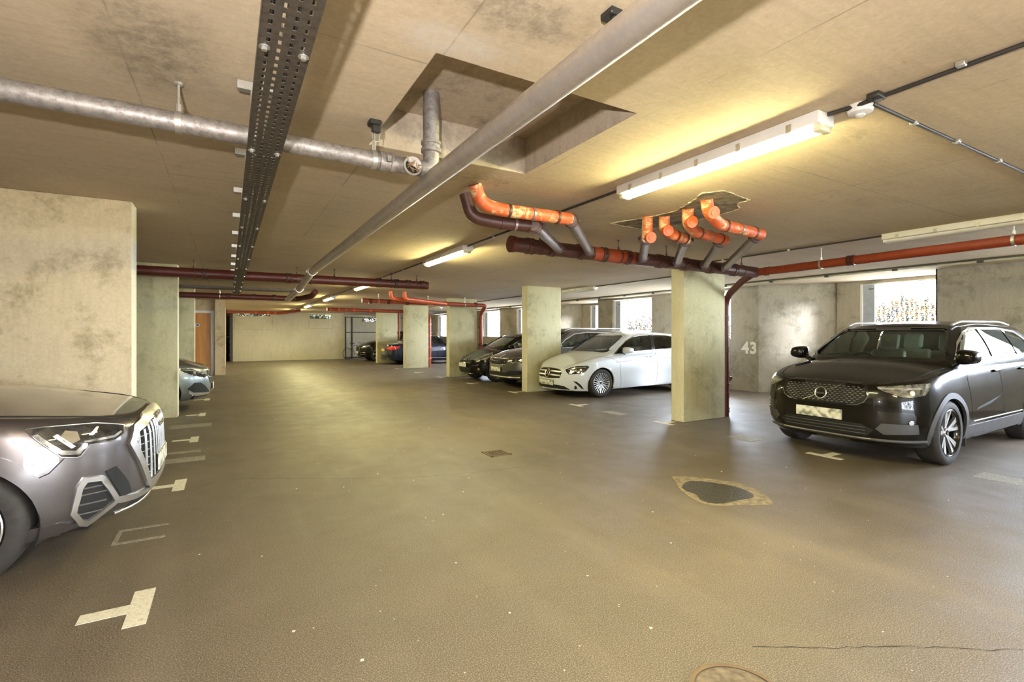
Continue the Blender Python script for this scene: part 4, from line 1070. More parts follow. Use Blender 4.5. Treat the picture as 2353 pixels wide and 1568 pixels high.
        for f in fs:
            c = sum((Vector(vs[i]) for i in f), Vector((0, 0))) / len(f)
            if not in_poly(c, poly) or (inner and in_poly(c, inner)): continue
            if any(P[i] is None for i in f): continue
            q = [P[i] for i in f]; nn = (q[1] - q[0]).cross(q[2] - q[0])
            out.append(tuple(f) if nn.dot(N[f[0]]) > 0 else tuple(f[::-1]))
        used = {}; V = []; F2 = []
        for f in out:
            for i in f:
                if i not in used: used[i] = len(V); V.append(P[i])
            F2.append(tuple(used[i] for i in f))
        if skirt:
            cnt = {}
            for f in F2:
                for k in range(len(f)):
                    e = (f[k], f[(k + 1) % len(f)]); cnt[frozenset(e)] = cnt.get(frozenset(e), []) + [e]
            inv = {v: k for k, v in used.items()}; low = {}
            for e in cnt.values():
                if len(e) == 1:
                    a, b = e[0]
                    for i in (a, b):
                        if i not in low: low[i] = len(V); V.append(V[i] - N[inv[i]] * skirt)
                    F2.append((b, a, low[a], low[b]))
        o = MB().add(V, F2).build(name, mt, parent or s.root, smooth)
        if label: o['label'] = label
        return o
    def line(s, name, m, pts, mt, r=.003, off=.0, n=8, parent=None, tree=None, step=.04, closed=False):
        P = []
        for i in range(len(pts) - (0 if closed else 1)):
            a, b = Vector(pts[i]), Vector(pts[(i + 1) % len(pts)]); k = max(1, int((b - a).length / step))
            P += [a.lerp(b, j / k) for j in range(k)]
        if not closed: P.append(Vector(pts[-1]))
        Q = [h[0] for h in (s.hit(m, p, off, tree) for p in P) if h]
        if len(Q) < 2: return None
        mb = MB().tube(Q, r, n, closed=closed)
        return mb.build(name, mt, parent or s.root, 60) if name else mb
    def mlines(s, name, m, lines, mt, r=.003, off=0.0, parent=None, tree=None, step=.04, n=6):
        mb = MB()
        for l in lines:
            q = s.line(None, m, l, mt, r, off, n, None, tree, step)
            if q: mb.add(q.v, q.f)
        return mb.build(name, mt, parent or s.root, 60)
    def finish(s, dlo, shield, rearwin=None, dmat=TRIMBLK, glassm=GLASS, panes=None, side_glass=None, fw=.022, sfw=.03):
        """cut arches and window openings, build the shell, the frames and the glass"""
        hw = s.W / 2
        for xa in (s.xf, s.xr):
            s.bV, s.bF = cut(s.bV, s.bF, circle(-xa, s.R - .01, s.R + .045, 48), (0, 2), lambda v: abs(v[1]) > hw * .6)
        body = MB().add(s.bV, s.bF).add(s.dV, s.dF).build('body', s.body, s.root, 50)
        gV, gF = list(s.gV), list(s.gF); n0 = len(s.gV)
        gV, gF = cut(gV, gF, dlo, (0, 2), lambda v: abs(v[1]) > s.gw[1] * .72)
        gV, gF = cut(gV, gF, shield, (1, 2), lambda v: v[0] > -(s.rx[0] + .12))
        if rearwin: gV, gF = cut(gV, gF, rearwin, (1, 2), lambda v: v[0] < -(s.rx[1] - .10))
        MB().add(gV, gF).build('cabin_shell', s.body, s.root, 50)
        cx = -(s.gx[0] + s.gx[1]) / 2
        MB().add([((x - cx) * .982 + cx, y * .968, z - .018) for x, y, z in gV], [f[::-1] for f in gF]).build('headliner', HEADL, s.root, 50)
        s.patch('windscreen', 'F', offset_poly(shield, .01), glassm, -.006, 0, .05, tree=s.bvh_g)
        s.patch('windscreen_frame', 'F', offset_poly(shield, .012), TRIMBLK, .002, .012, .04, offset_poly(shield, -sfw), tree=s.bvh_g)
        for sd in ('L', 'R'):
            s.patch('window_trim', sd, offset_poly(dlo, fw), dmat, .004, .012, .04, offset_poly(dlo, -.008), tree=s.bvh_g)
            for pn in (panes or [dlo]): s.patch('side_window', sd, pn, side_glass or glassm, -.006, 0, .05, tree=s.bvh_g)
        if rearwin: s.patch('rear_window', 'B', offset_poly(rearwin, .02), GLASSD, .002, .01, .06, tree=s.bvh_g)
        # arch lips, liners
        lipm = s.clad or s.body; lw = s.arch
        for xa in (s.xf, s.xr):
            ra = s.R + .035
            a0 = math.asin(max(-1, (s.fzb(xa) - .0 - (s.R - .01)) / ra)) + .05
            outer = circle(-xa, s.R - .01, ra + lw, 32, a0, PI - a0) + [(-xa + (ra + lw) * math.cos(PI - a0), s.R - .01 + (ra + lw) * math.sin(PI - a0))]
            inn = circle(-xa, s.R - .01, ra, 32, PI - a0, a0) + [(-xa + ra * math.cos(a0), s.R - .01 + ra * math.sin(a0))]
            for sd in ('L', 'R'):
                s.patch('wheel_arch', sd, outer + inn, lipm, s.aoff, .03, .04, tree=s.bvh_b)
                sg = 1 if sd == 'L' else -1
                mb = MB(); y0, y1 = sg * (hw * .955), sg * (hw - .36); N_ = 28
                vs = []
                for i in range(N_ + 1):
                    a = -.35 + (PI + .7) * i / N_
                    for yy in (y0, y1): vs.append((-xa + (ra + .008) * math.cos(a), yy, s.R - .01 + (ra + .008) * math.sin(a)))
                fs = [(2 * i, 2 * i + 1, 2 * i + 3, 2 * i + 2) for i in range(N_)]
                vs.append((-xa, y1, s.R)); cidx = len(vs) - 1; fs += [(cidx, 2 * i + 1, 2 * i + 3) for i in range(N_)]
                mb.add(vs, fs).build('arch_liner', MATBLK, s.root)
        MB().rbox((-s.L + .25, -hw * .80, s.fzb(2) + .02), (-.28, hw * .80, s.fzb(2) + .12), .02, 1).build('underbody', MATBLK, s.root)
    def wheels(s, style='five', n=5, rimm=ALLOY, dark=TRIMBLK, barrel=None):
        hw = s.W / 2; R, rr, tw = s.R, s.rim, s.tw
        for xa in (s.xf, s.xr):
            for sg in (1, -1):
                yc = sg * (hw - tw / 2 - .022)
                w = empty('wheel', (-xa, yc, R)); w.parent = s.root
                prof = [(rr, -tw / 2 + .02), (rr + .012, -tw / 2), (R - .05, -tw / 2 - .006), (R - .018, -tw / 2 + .008), (R - .004, -tw / 2 + .03), (R, -tw / 2 + .05),
                        (R, tw / 2 - .05), (R - .004, tw / 2 - .03), (R - .018, tw / 2 - .008), (R - .05, tw / 2 + .006), (rr + .012, tw / 2), (rr, tw / 2 - .02)]
                prof = prof + [(rr, -tw / 2 + .02)]
                mb = MB().lathe(prof, 56)
                for k in range(4):   # tread grooves as thin recessed-looking bands
                    pass
                mb.build('tyre', RUBBER, w, 40)
                fo = sg * (tw / 2 - .004)
                MB().lathe([(rr + .001, fo), (rr - .006, fo + sg * .004), (rr - .014, fo - sg * .004), (rr - .02, fo - sg * .06), (rr - .02, -fo)][::(1 if sg > 0 else -1)], 56).build('rim', barrel or rimm, w, 50)
                MB().lathe([(.001, fo - sg * .10), (rr - .012, fo - sg * .10)][::(1 if sg > 0 else -1)], 40).build('brake_disc', MATBLK, w)
                sp = MB(); dk = MB()
                def spoke(a, w0, w1, r0, r1, y0, y1, t=.022, mb=sp, sk=0):
                    ca, sa = math.cos(a), math.sin(a); ca2, sa2 = math.cos(a + sk), math.sin(a + sk)
                    pts = []
                    for (r_, w_, yy, cc, ss) in ((r0, w0, y0, ca, sa), (r1, w1, y1, ca2, sa2)):
                        for dy in (0, -t):
                            for dw in (-w_, w_): pts.append((r_ * cc - dw * ss, sg * (yy + dy), r_ * ss + dw * cc))
                    fs = [(0, 1, 5, 4), (2, 6, 7, 3), (0, 4, 6, 2), (1, 3, 7, 5), (0, 2, 3, 1), (4, 5, 7, 6)]
                    if sg < 0: fs = [f[::-1] for f in fs]
                    mb.add(pts, fs)
                yf = tw / 2 - .010
                if style == 'double5':
                    for k in range(5):
                        a = 2 * PI * k / 5 + .3
                        spoke(a + .10, .010, .020, .05, rr - .012, yf - .035, yf - .004, .03, sp, .10)
                        spoke(a - .12, .012, .030, .05, rr - .012, yf - .035, yf - .006, .03, sp, -.12)
                        spoke(a - .0, .016, .012, .05, rr - .05, yf - .04, yf - .02, .03, dk)
                elif style == 'multi':
                    for k in range(n):
                        a = 2 * PI * k / n
                        spoke(a, .007, .008, .04, rr - .010, yf - .03, yf - .002, .022, sp, .13); spoke(a, .007, .008, .04, rr - .010, yf - .03, yf - .002, .022, sp, -.13)
                else:
                    for k in range(n):
                        a = 2 * PI * k / n + .2
                        spoke(a, .028, .034, .04, rr - .01, yf - .03, yf - .006, .03)
                sp.lathe([(.001, sg * (yf - .02)), (.05, sg * (yf - .022)), (.058, sg * (yf - .04)), (.058, sg * (yf - .07))][::(1 if sg > 0 else -1)], 24)
                sp.build('spokes', rimm, w, 40)
                if dk.v: dk.build('dark_spokes', dark, w, 40)
                MB().lathe([(.001, sg * (yf - .012)), (.026, sg * (yf - .014)), (.03, sg * (yf - .022))][::(1 if sg > 0 else -1)], 20).build('hub_cap', dark, w, 40)
    def plate(s, m='F', c=(0, .55), w=.52, h=.115, mt=PLATEW, text=None, tilt=0.0, off=.012):
        hs = s.hit(m, c, 0, s.bvh_b)
        if not hs: return None
        x = hs[0].x; d = 1 if m == 'F' else -1
        xx = max(s.hit(m, (c[0] + dy, c[1] + dz), 0, s.bvh_b)[0].x * d for dy in (-.1, 0, .1) for dz in (-.05, 0, .05)) * d
        p = empty('number_plate', (xx + d * off, c[0], c[1]), 0); p.parent = s.root
        b = MB().rbox((-.006, -w / 2, -h / 2), (.006, w / 2, h / 2), .003, 1).build('plate', mt, p)
        MB().rbox((-.012, -w / 2 - .008, -h / 2 - .008), (-.002, w / 2 + .008, h / 2 + .008), .003, 1).build('plate_holder', TRIMBLK, p)
        p.rotation_euler = (0, tilt, 0 if m == 'F' else PI)
        return p
    def mirror(s, x=1.35, z=1.10, mt=None, size=(.10, .20, .14), y=None):
        for sg in (1, -1):
            hy = y or s.W / 2 * .95
            c = Vector((-x, sg * (hy + size[1] / 2 + .02), z)); w = empty('door_mirror', c); w.parent = s.root
            bm = bmesh.new(); bmesh.ops.create_uvsphere(bm, u_segments=24, v_segments=14, radius=1.0)
            for v in bm.verts:
                e = .62
                q = [math.copysign(abs(k) ** e, k) for k in v.co]
                v.co = Vector((q[0] * size[0] * (.62 + .38 * (1 if q[0] > 0 else .35)), q[1] * size[1] / 2, q[2] * size[2] / 2 * (1 - .18 * q[1] * sg)))
            mb = MB(); bm.verts.index_update(); mb.add([v.co[:] for v in bm.verts], [[v.index for v in f.verts] for f in bm.faces]); bm.free()
            mb.build('mirror_shell', mt or s.body, w, 60)
            MB().rbox((-size[0] * .50, -size[1] * .40, -size[2] * .36), (-size[0] * .42, size[1] * .40, size[2] * .36), .01, 2).build('mirror_glass', CHROME, w, 40)
            MB().tube([(0, -sg * size[1] * .4, -size[2] * .35), (-.01, -sg * (size[1] * .5 + .07), -size[2] * .62)], [.03, .035], 12).build('mirror_stalk', TRIMBLK, w, 50)
    def interior(s, seatm=SEATD, sw_side=-1):
        """floor, dashboard, two front seats, rear bench and steering wheel; sw_side -1 = right-hand drive"""
        x0 = s.gx[0] + .28; zf = .62
        fl = MB().box((-s.gx[1] + .1, -s.gw[0] * .9, .30), (-x0, s.gw[0] * .9, .34)); fl.build('cabin_floor', CABIN, s.root)
        zc = s.fzs(x0) - .03
        MB().rbox((-x0 - .38, -s.gw[0] * .93, zc - .28), (-x0 + .10, s.gw[0] * .93, zc + .0), .05, 3).build('dashboard', CABIN, s.root, 40)
        def seat(name, x, y, w, head=True):
            e_ = empty(name, (x, y, .34)); e_.parent = s.root; zr_ = s.fzr(-x)
            hgt = zr_ - .34
            MB().rbox((-.05, -w / 2, .0), (.48, w / 2, .26), .06, 3).build('cushion', seatm, e_, 50)
            m_ = MB().rbox((-.08, -w / 2, .0), (.07, w / 2, .62 * hgt), .06, 3); m_.v = [(a - .26 * c, b * (1 - .16 * max(0, c - .3) / .5), c + .12) for a, b, c in m_.v]; m_.build('backrest', seatm, e_, 50)
            if head:
                m_ = MB().rbox((-.045, -.125, .70 * hgt - .02), (.05, .125, .87 * hgt), .045, 3); m_.v = [(a - .24 * c, b, c + .04) for a, b, c in m_.v]; m_.build('headrest', seatm, e_, 50)
                MB().cyl((-.17 * hgt, -.05, .64 * hgt), (-.17 * hgt, -.05, .78 * hgt), .008, 8).cyl((-.17 * hgt, .05, .64 * hgt), (-.17 * hgt, .05, .78 * hgt), .008, 8).build('headrest_post', CHROME, e_)
            return e_
        for sg in (1, -1): seat('front_seat', -(s.gx[0] + 1.32), sg * .36, .50)
        if s.gx[1] - s.gx[0] > 2.6:
            for sg in (1, -1): seat('rear_seat', -(s.gx[0] + 2.15), sg * .38, .56)
        sw = MB(); c = Vector((-(x0 + .45), sw_side * .37, zc - .02)); pts = []
        for i in range(28):
            a = 2 * PI * i / 28; v = Vector((0, math.cos(a) * .185, math.sin(a) * .185)); v.rotate(Matrix.Rotation(math.radians(-25), 3, 'Y')); pts.append(c + v)
        sw.tube(pts, .016, 10, closed=True)
        for a in (0, PI, -PI / 2):
            v = Vector((0, math.cos(a) * .18, math.sin(a) * .18)); v.rotate(Matrix.Rotation(math.radians(-25), 3, 'Y')); sw.cyl(tuple(c), tuple(c + v), .016, 8)
        sw.build('steering_wheel', CABIN, s.root, 50)
        MB().rbox((-s.rx[0] - .06, -.11, s.fzr(s.rx[0]) - .10), (-s.rx[0] - .02, .11, s.fzr(s.rx[0]) - .03), .012, 2).build('rear_view_mirror', CABIN, s.root, 40)
    def handles(s, xs, z, mt=None):
        for sd, sg in (('L', 1), ('R', -1)):
            for x in xs:
                h = s.hit(sd, (x, z), .0, s.bvh_b)
                if h:
                    c = h[0]; MB().rbox((c.x - .10, c.y + sg * -.004, c.z - .014), (c.x + .10, c.y + sg * .032, c.z + .014), .009, 2).build('door_handle', mt or s.body, s.root, 40)
def radiate(cx, cy, R1, n, a0=0): return [(cx + R1 * math.cos(a0 + 2 * PI * i / n), cy + R1 * math.sin(a0 + 2 * PI * i / n)) for i in range(n)]
CARS = {}

def M2(h): return [(a, z) for a, z in h] + [(-a, z) for a, z in h[::-1] if a > 1e-6]   # close a half outline into a symmetric one
def neg(p): return [(-a, z) for a, z in p]
def dashes(c, name, mt, y0, y1, z0, z1, dy, dz, w, r, off=.004, inside=None):
    mb = MB(); z = z0; k = 0
    while z <= z1:
        y = y0 + (dy / 2 if k % 2 else 0)
        while y <= y1:
            if not inside or (in_poly((y - w / 2, z), inside) and in_poly((y + w / 2, z), inside)):
                h1, h2 = c.hit('W', (y - w / 2, z), off, c.bvh_b), c.hit('W', (y + w / 2, z), off, c.bvh_b)
                if h1 and h2: mb.cyl(tuple(h1[0]), tuple(h2[0]), r, 6)
            y += dy
        z += dz; k += 1
    return mb.build(name, mt, c.root, 40)
def ring(c, name, cy, cz, r, t, mt, off=.02, m='W', n=28): return c.line(name, m, circle(cy, cz, r, n), mt, t, off, 8, None, c.bvh_b, .2, True)
def shut(c, lines, sides=('L', 'R')):
    for sd in sides: c.mlines('panel_gap', sd, lines, MATBLK, .0035, -.0005, tree=c.bvh_b)
def lamp_unit(c, name, poly, mt, m='W', off=.005, inner=(), edge=None, sides=(1, -1)):
    for sg in sides:
        p = poly if sg > 0 else neg(poly)
        o = c.patch(name, m, p, mt, off, .015, .035, tree=c.bvh_b)
        for (nm, ip, imt) in inner: c.patch(nm, m, ip if sg > 0 else neg(ip), imt, off + .004, .006, .03, parent=o, tree=c.bvh_b)
        if edge: c.line('lamp_edge', m, p, edge, .004, off + .001, 6, o, c.bvh_b, .05, True)

# ---- black SUV on the right
v = Car('black_suv', 'shiny black sport utility car with roof rails parked nose-out at the right edge', (6.10, 3.25, 0), PI, P_BLACK,
        L=4.425, W=1.863, a=.72, q=3.9, xf=.90, xr=3.60, R=.362, rim=.262, clad=CLAD, arch=.065,
        zs=((0, .90), (.15, .935), (.5, .985), (1.0, 1.06), (1.6, 1.09), (3, 1.11), (4.4, 1.14)), crown=((0, .03), (.3, .055), (.9, .09), (1.4, .10)),
        F=((.2, .14), (.30, .05), (.40, .01), (.5, 0), (.7, .0), (.85, .03), (.93, .06), (1.0, .10)),
        gx=(.98, 4.30), rx=(1.80, 4.0), gw=(.865, .67), zr=((1.8, 1.565), (2.6, 1.61), (4.0, 1.57)), rcrown=.045, ucowl=1.35)
CARS['volvo'] = v
v.finish([(-1.33, 1.175), (-1.60, 1.36), (-1.83, 1.485), (-2.10, 1.545), (-3.0, 1.545), (-3.55, 1.50), (-3.85, 1.36), (-3.78, 1.21), (-3.0, 1.18)][::-1],
         smooth_poly([(-.74, 1.165), (-.40, 1.155), (.40, 1.155), (.74, 1.165), (.70, 1.32), (.60, 1.52), (.40, 1.545), (-.40, 1.545), (-.60, 1.52), (-.70, 1.32)], 3), dmat=SATIN, fw=.014,
         panes=[[(-1.33, 1.175), (-1.60, 1.36), (-1.83, 1.485), (-2.10, 1.545), (-2.28, 1.545), (-2.36, 1.18)][::-1], [(-2.42, 1.18), (-2.36, 1.545), (-3.0, 1.545), (-3.10, 1.54), (-3.22, 1.18)][::-1], [(-3.27, 1.19), (-3.15, 1.54), (-3.55, 1.50), (-3.85, 1.36), (-3.78, 1.21)][::-1]])
for sd in ('L', 'R'):
    v.patch('door_pillar', sd, [(-2.27, 1.55), (-2.35, 1.175), (-2.43, 1.175), (-2.37, 1.55)], TRIMBLK, .004, .01, .04, tree=v.bvh_g)
    v.patch('sill_cladding', sd, [(-1.29, .25), (-3.20, .27), (-3.20, .42), (-2.5, .41), (-1.29, .40)][::-1], CLAD, .008, .02, .05, tree=v.bvh_b)
    v.line('sill_trim', sd, [(-1.52, .445), (-3.12, .455)], SATIN, .006, .002, tree=v.bvh_b)
    v.patch('door_crease_shade', sd, [(-1.56, .575), (-1.62, .605), (-2.36, .705), (-2.0, .625)], MATBLK, .0015, .004, .05, tree=v.bvh_b)  # flat black wedge paints the shading along the lower door crease
    sg = 1 if sd == 'L' else -1
    MB().tube(path([(-1.85, sg * .60, 1.585), (-2.05, sg * .615, 1.632), (-3.4, sg * .615, 1.645), (-3.80, sg * .60, 1.60)], .2, 6), .014, 12).build('roof_rail', SATIN, v.root, 50)
    MB().rbox((-1.35, sg * .68, .16), (-1.335, sg * .90, .36), .004, 1).build('mud_flap', CLAD, v.root)
shut(v, [[(-1.42, 1.10), (-1.40, .9), (-1.44, .47)], [(-2.42, 1.14), (-2.44, .47)], [(-3.40, 1.15), (-3.30, .8), (-3.18, .47)]])
for sg in (1, -1): v.line('bonnet_gap', 'T', [(-.16, sg * .52), (-.30, sg * .66), (-.60, sg * .765), (-1.05, sg * .80)], MATBLK, .005, -.001, tree=v.bvh_b)
v.line('bonnet_gap', 'W', [(-.55, .925), (-.3, .922), (.3, .922), (.55, .925)], MATBLK, .005, -.001, tree=v.bvh_b)
gp = M2([(0, .905), (.40, .900), (.46, .872), (.475, .776), (.44, .71), (.38, .678), (0, .668)])
gr = v.patch('grille', 'W', gp, MATBLK, .004, .012, .04, tree=v.bvh_b)
v.patch('grille_frame', 'W', offset_poly(gp, .014), TRIMBLK, .010, .016, .04, offset_poly(gp, -.004), tree=v.bvh_b)
dashes(v, 'grille_bars', SATIN, -.45, .45, .695, .885, .052, .0215, .026, .0042, .007, offset_poly(gp, -.015))
for sg in (1, -1): v.line('grille_trim', 'W', [(sg * .28, .668), (sg * .39, .682), (sg * .45, .72), (sg * .475, .77)], CHROME, .004, .013, tree=v.bvh_b)
em = ring(v, 'badge_ring', 0, .772, .062, .0095, CHROME, .026)
v.line('badge_bar', 'W', [(-.215, .675), (-.055, .745)], CHROME, .005, .018, tree=v.bvh_b); v.line('badge_bar', 'W', [(.05, .80), (.20, .872)], CHROME, .005, .018, tree=v.bvh_b)
v.patch('badge_disc', 'W', circle(0, .772, .056, 24), TRIMBLK, .018, .006, .03, tree=v.bvh_b)
t_ = wall_text('VOLVO', (.028, 0, .772), (PI / 2, 0, PI / 2), .026, CHROME, v.root, 'badge_letters', .0012, .001)
lamp_unit(v, 'headlight', [(.55, .885), (.85, .915), (1.17, .935), (1.136, .886), (1.044, .805), (.868, .783), (.787, .79), (.62, .842)], LENSM,
          inner=[('daylight_strip', [(.575, .862), (1.03, .868), (1.03, .889), (.57, .878)], LENSW), ('daylight_tee', [(1.005, .806), (1.045, .812), (1.135, .925), (1.085, .920)], LENSW), ('projector', circle(.90, .832, .027, 16), CHROME)])
v.patch('lower_grille', 'W', M2([(0, .478), (.42, .468), (.53, .41), (.46, .335), (0, .325)]), MATBLK, .003, .01, .05, tree=v.bvh_b)
v.mlines('lower_grille_bars', 'W', [[(-.45, z), (.45, z)] for z in (.365, .40, .435)], CLAD, .005, .006, tree=v.bvh_b)
for sg in (1, -1):
    q = (lambda p: p if sg > 0 else neg(p))
    v.patch('fog_lamp_recess', 'W', q([(.56, .625), (.90, .622), (.93, .575), (.93, .50), (.62, .50)]), TRIMBLK, .003, .006, .05, tree=v.bvh_b)
    v.patch('bumper_insert', 'W', q([(.60, .495), (.95, .495), (.975, .39), (.62, .375), (.545, .43)]), CLAD, .006, .01, .05, tree=v.bvh_b)
    v.patch('fog_lamp', 'W', q(circle(.875, .515, .026, 16)), CHROME, .012, .01, .03, tree=v.bvh_b)
v.line('bumper_lip', 'W', [(a / 10, .300) for a in range(-11, 12)], CLAD, .020, -.004, tree=v.bvh_b)
v.line('bumper_trim', 'W', [(a / 10, .312) for a in range(-5, 6)], SATIN, .005, .012, tree=v.bvh_b)
v.plate('F', (-.03, .545), mt=PLATEB); v.handles((-2.30, -3.22), 1.01); v.mirror(1.24, 1.205, size=(.14, .20, .17), y=.84)
v.wheels('double5', rimm=ALLOY, barrel=TRIMBLK); v.interior(SEATL)
# air freshener
af = empty('air_freshener', (7.99, 3.36, 1.40)); tag(af, 'small yellow-green air freshener hanging behind the windscreen of the black SUV', 'air freshener')
MB().prism(closed_cr([(-.03, 0), (-.022, .03), (0, .09), (.022, .03), (.03, 0), (0, -.03)], 4), -.003, .003).build('tag', mat('lime_card', (.55, .65, .08)), af)
af.children[0].rotation_euler = (PI / 2, 0, PI / 2)
MB().cyl((0, 0, .09), (0, 0, .15), .0012, 5).build('string', BLACK, af)

# ---- grey SUV, left foreground
v = Car('grey_suv', 'dark grey metallic sport utility car whose nose fills the lower left', (-.478, 4.80, 0), 0, P_GREY,
        L=4.485, W=1.856, a=.80, q=3.4, xf=.89, xr=3.57, R=.36, rim=.25, clad=P_GREY, arch=.085, aoff=.016,
        zb=((0, .27), (.3, .25), (.6, .20), (4.4, .24)),
        zs=((0, .90), (.15, .93), (.5, .965), (1.1, 1.01), (2, 1.05), (4.4, 1.12)), crown=((0, .03), (.4, .05), (.9, .09), (1.4, .11)),
        F=((.2, .12), (.27, .05), (.40, 0), (.75, .01), (.85, .04), (.93, .11), (1.0, .18)))
CARS['audi'] = v
v.finish([(-1.45, 1.10), (-1.75, 1.3), (-2.1, 1.47), (-2.5, 1.51), (-3.6, 1.49), (-4.0, 1.3), (-3.9, 1.17)][::-1], smooth_poly([(-.72, 1.12), (.72, 1.12), (.60, 1.49), (-.60, 1.49)], 1), fw=.015)
for sg in (1, -1):
    q = (lambda p: p if sg > 0 else neg(p))
    v.line('bonnet_gap', 'T', [(-.115, sg * .50), (-.26, sg * .63), (-.45, sg * .725), (-.70, sg * .795), (-1.15, sg * .825)], MATBLK, .006, -.001, tree=v.bvh_b)
    v.line('wing_gap', 'W', q([(1.225, .615), (1.15, .605), (1.07, .636), (1.0, .712)]), MATBLK, .0035, -.001, tree=v.bvh_b)
    v.patch('intake_recess', 'W', q([(.79, .582), (.72, .598), (.63, .47), (.60, .39), (.68, .385)]), MATBLK, .007, .012, .03, tree=v.bvh_b)
    ip = q([(.905, .567), (.807, .556), (.702, .373), (.866, .270), (.915, .285), (.966, .364), (.938, .521)])
    v.patch('air_intake', 'W', ip, MATBLK, .003, .01, .04, tree=v.bvh_b)
    v.patch('air_intake_frame', 'W', offset_poly(ip, .006), SATIN, .022, .026, .035, offset_poly(ip, -.024), tree=v.bvh_b)
    v.mlines('air_intake_slats', 'W', [q([(.78, z), (.93, z + .005)]) for z in (.34, .40, .46, .50)], CLAD, .006, .006, tree=v.bvh_b)
    v.patch('bumper_blade', 'W', q([(.702, .395), (.56, .372), (.43, .368), (.40, .335), (.56, .335), (.702, .352)]), SATIN, .016, .02, .04, tree=v.bvh_b)
    v.patch('lower_blade', 'W', q([(1.17, .325), (1.02, .33), (.97, .305), (.88, .293), (1.0, .268), (1.17, .245)]), P_GREY, .020, .03, .04, tree=v.bvh_b)
v.patch('bumper_blade', 'W', [(-.42, .366), (.42, .366), (.42, .338), (-.42, .338)], SATIN, .018, .02, .05, tree=v.bvh_b)
gp = M2([(0, .878), (.30, .872), (.555, .828), (.622, .728), (.44, .40), (.40, .378), (0, .374)])
v.patch('grille', 'W', gp, MATBLK, .003, .01, .05, tree=v.bvh_b)
v.patch('grille_frame', 'W', offset_poly(gp, .008), SATIN, .022, .03, .035, offset_poly(gp, -.045), tree=v.bvh_b)
ip = offset_poly(gp, -.05); ln = []; a = -.54
while a <= .55:
    for da in (-.008, .008):
        zz = [z / 200 for z in range(70, 182) if in_poly((a + da, z / 200), ip)]
        if len(zz) > 4: ln.append([(a + da, zz[0]), (a + da, zz[-1])])
    a += .078
v.mlines('grille_bars', 'W', ln, SATIN, .0055, .016, tree=v.bvh_b)
ln = []
for z in [.42 + .055 * k for k in range(9)]:
    aa = [k / 100 for k in range(-60, 61) if in_poly((k / 100, z), ip)]
    if len(aa) > 4: ln.append([(aa[0], z), (aa[-1], z)])
v.mlines('grille_cross_bars', 'W', ln, ALLOY, .003, .010, tree=v.bvh_b)
v.patch('badge_plate', 'W', [(-.20, .845), (.20, .845), (.17, .755), (-.17, .755)], TRIMBLK, .016, .01, .04, tree=v.bvh_b)
for k in (-1.5, -.5, .5, 1.5): ring(v, 'badge_ring', k * .066, .80, .043, .0055, CHROME, .028)
lamp_unit(v, 'headlight', [(1.175, .907), (1.09, .910), (.80, .893), (.625, .852), (.655, .80), (.724, .772), (.873, .770), (.921, .712), (.943, .706), (1.015, .722), (1.149, .868)], LENSD,
          inner=[('daylight_strip', [(1.145, .868), (1.12, .872), (1.01, .762), (.945, .748), (.905, .785), (.885, .780), (.925, .722), (1.015, .735)], LENSW), ('light_bar', [(.665, .812), (.72, .788), (.90, .788), (.90, .800), (.725, .803), (.675, .824)], LENSW),
                 ('reflector', [(.97, .79), (1.03, .83), (.99, .875), (.93, .86), (.92, .81)], CHROME), ('light_bar', [(.945, .775), (.965, .765), (1.05, .85), (1.03, .86)], SATIN), ('light_bar', [(.80, .87), (.82, .872), (.87, .83), (.85, .825)], SATIN)], edge=SATIN)
v.patch('lower_grille', 'W', M2([(0, .335), (.40, .332), (.56, .325), (.62, .285), (0, .285)]), MATBLK, .003, .01, .05, tree=v.bvh_b)
v.line('bumper_lip', 'W', [(a / 20, .278 + .0 * abs(a)) for a in range(-14, 15)], SATIN, .011, .002, tree=v.bvh_b)
v.plate('F', (0, .505), mt=PLATEB, off=.022); v.mirror(1.42, 1.14, y=.86); v.wheels('five', 10); v.interior(); v.handles((-2.3, -3.2), .96)
shut(v, [[(-1.50, 1.04), (-1.47, .5), (-1.52, .3)], [(-2.5, 1.06), (-2.52, .3)]])
for sg in (1, -1): MB().rbox((-1.30, sg * .70, .14), (-1.28, sg * .90, .30), .004, 1).build('mud_flap', CLAD, v.root)

# ---- white hatchback
v = Car('white_hatchback', 'white family hatchback between the two nearest right pillars', (6.56, 9.74, 0), PI, P_WHITE,
        L=4.42, W=1.80, a=.85, q=3.0, xf=.93, xr=3.64, R=.335, rim=.240, tw=.215, arch=.03,
        zb=((0, .17), (.5, .16), (.9, .17), (4.4, .22)),
        zs=((0, .70), (.12, .755), (.4, .83), (.8, .905), (1.3, .965), (2, 1.0), (4.4, 1.08)), crown=((0, .02), (.3, .06), (.9, .11), (1.3, .13)),
        F=((.15, .08), (.2, .02), (.3, .0), (.50, .02), (.65, .08), (.8, .14)),
        gx=(.90, 4.25), rx=(1.9, 3.8), gw=(.83, .63), zr=((2.0, 1.455), (2.8, 1.505), (3.9, 1.43)), ucowl=1.3)
CARS['merc'] = v
dl = [(-1.32, .985), (-1.52, 1.13), (-1.80, 1.30), (-2.10, 1.415), (-2.5, 1.455), (-3.2, 1.44), (-3.62, 1.38), (-3.80, 1.27), (-3.72, 1.14), (-2.6, 1.07), (-1.8, 1.03)]
v.finish(dl[::-1], smooth_poly([(-.70, 1.05), (-.40, 1.06), (.40, 1.06), (.70, 1.05), (.68, 1.2), (.57, 1.41), (.35, 1.435), (-.35, 1.435), (-.57, 1.41), (-.68, 1.2)], 3), dmat=CHROME, fw=.010,
         panes=[[(-1.32, .985), (-1.52, 1.13), (-1.80, 1.30), (-2.10, 1.415), (-2.5, 1.455), (-2.62, 1.45), (-2.60, 1.07), (-1.8, 1.03)][::-1]])
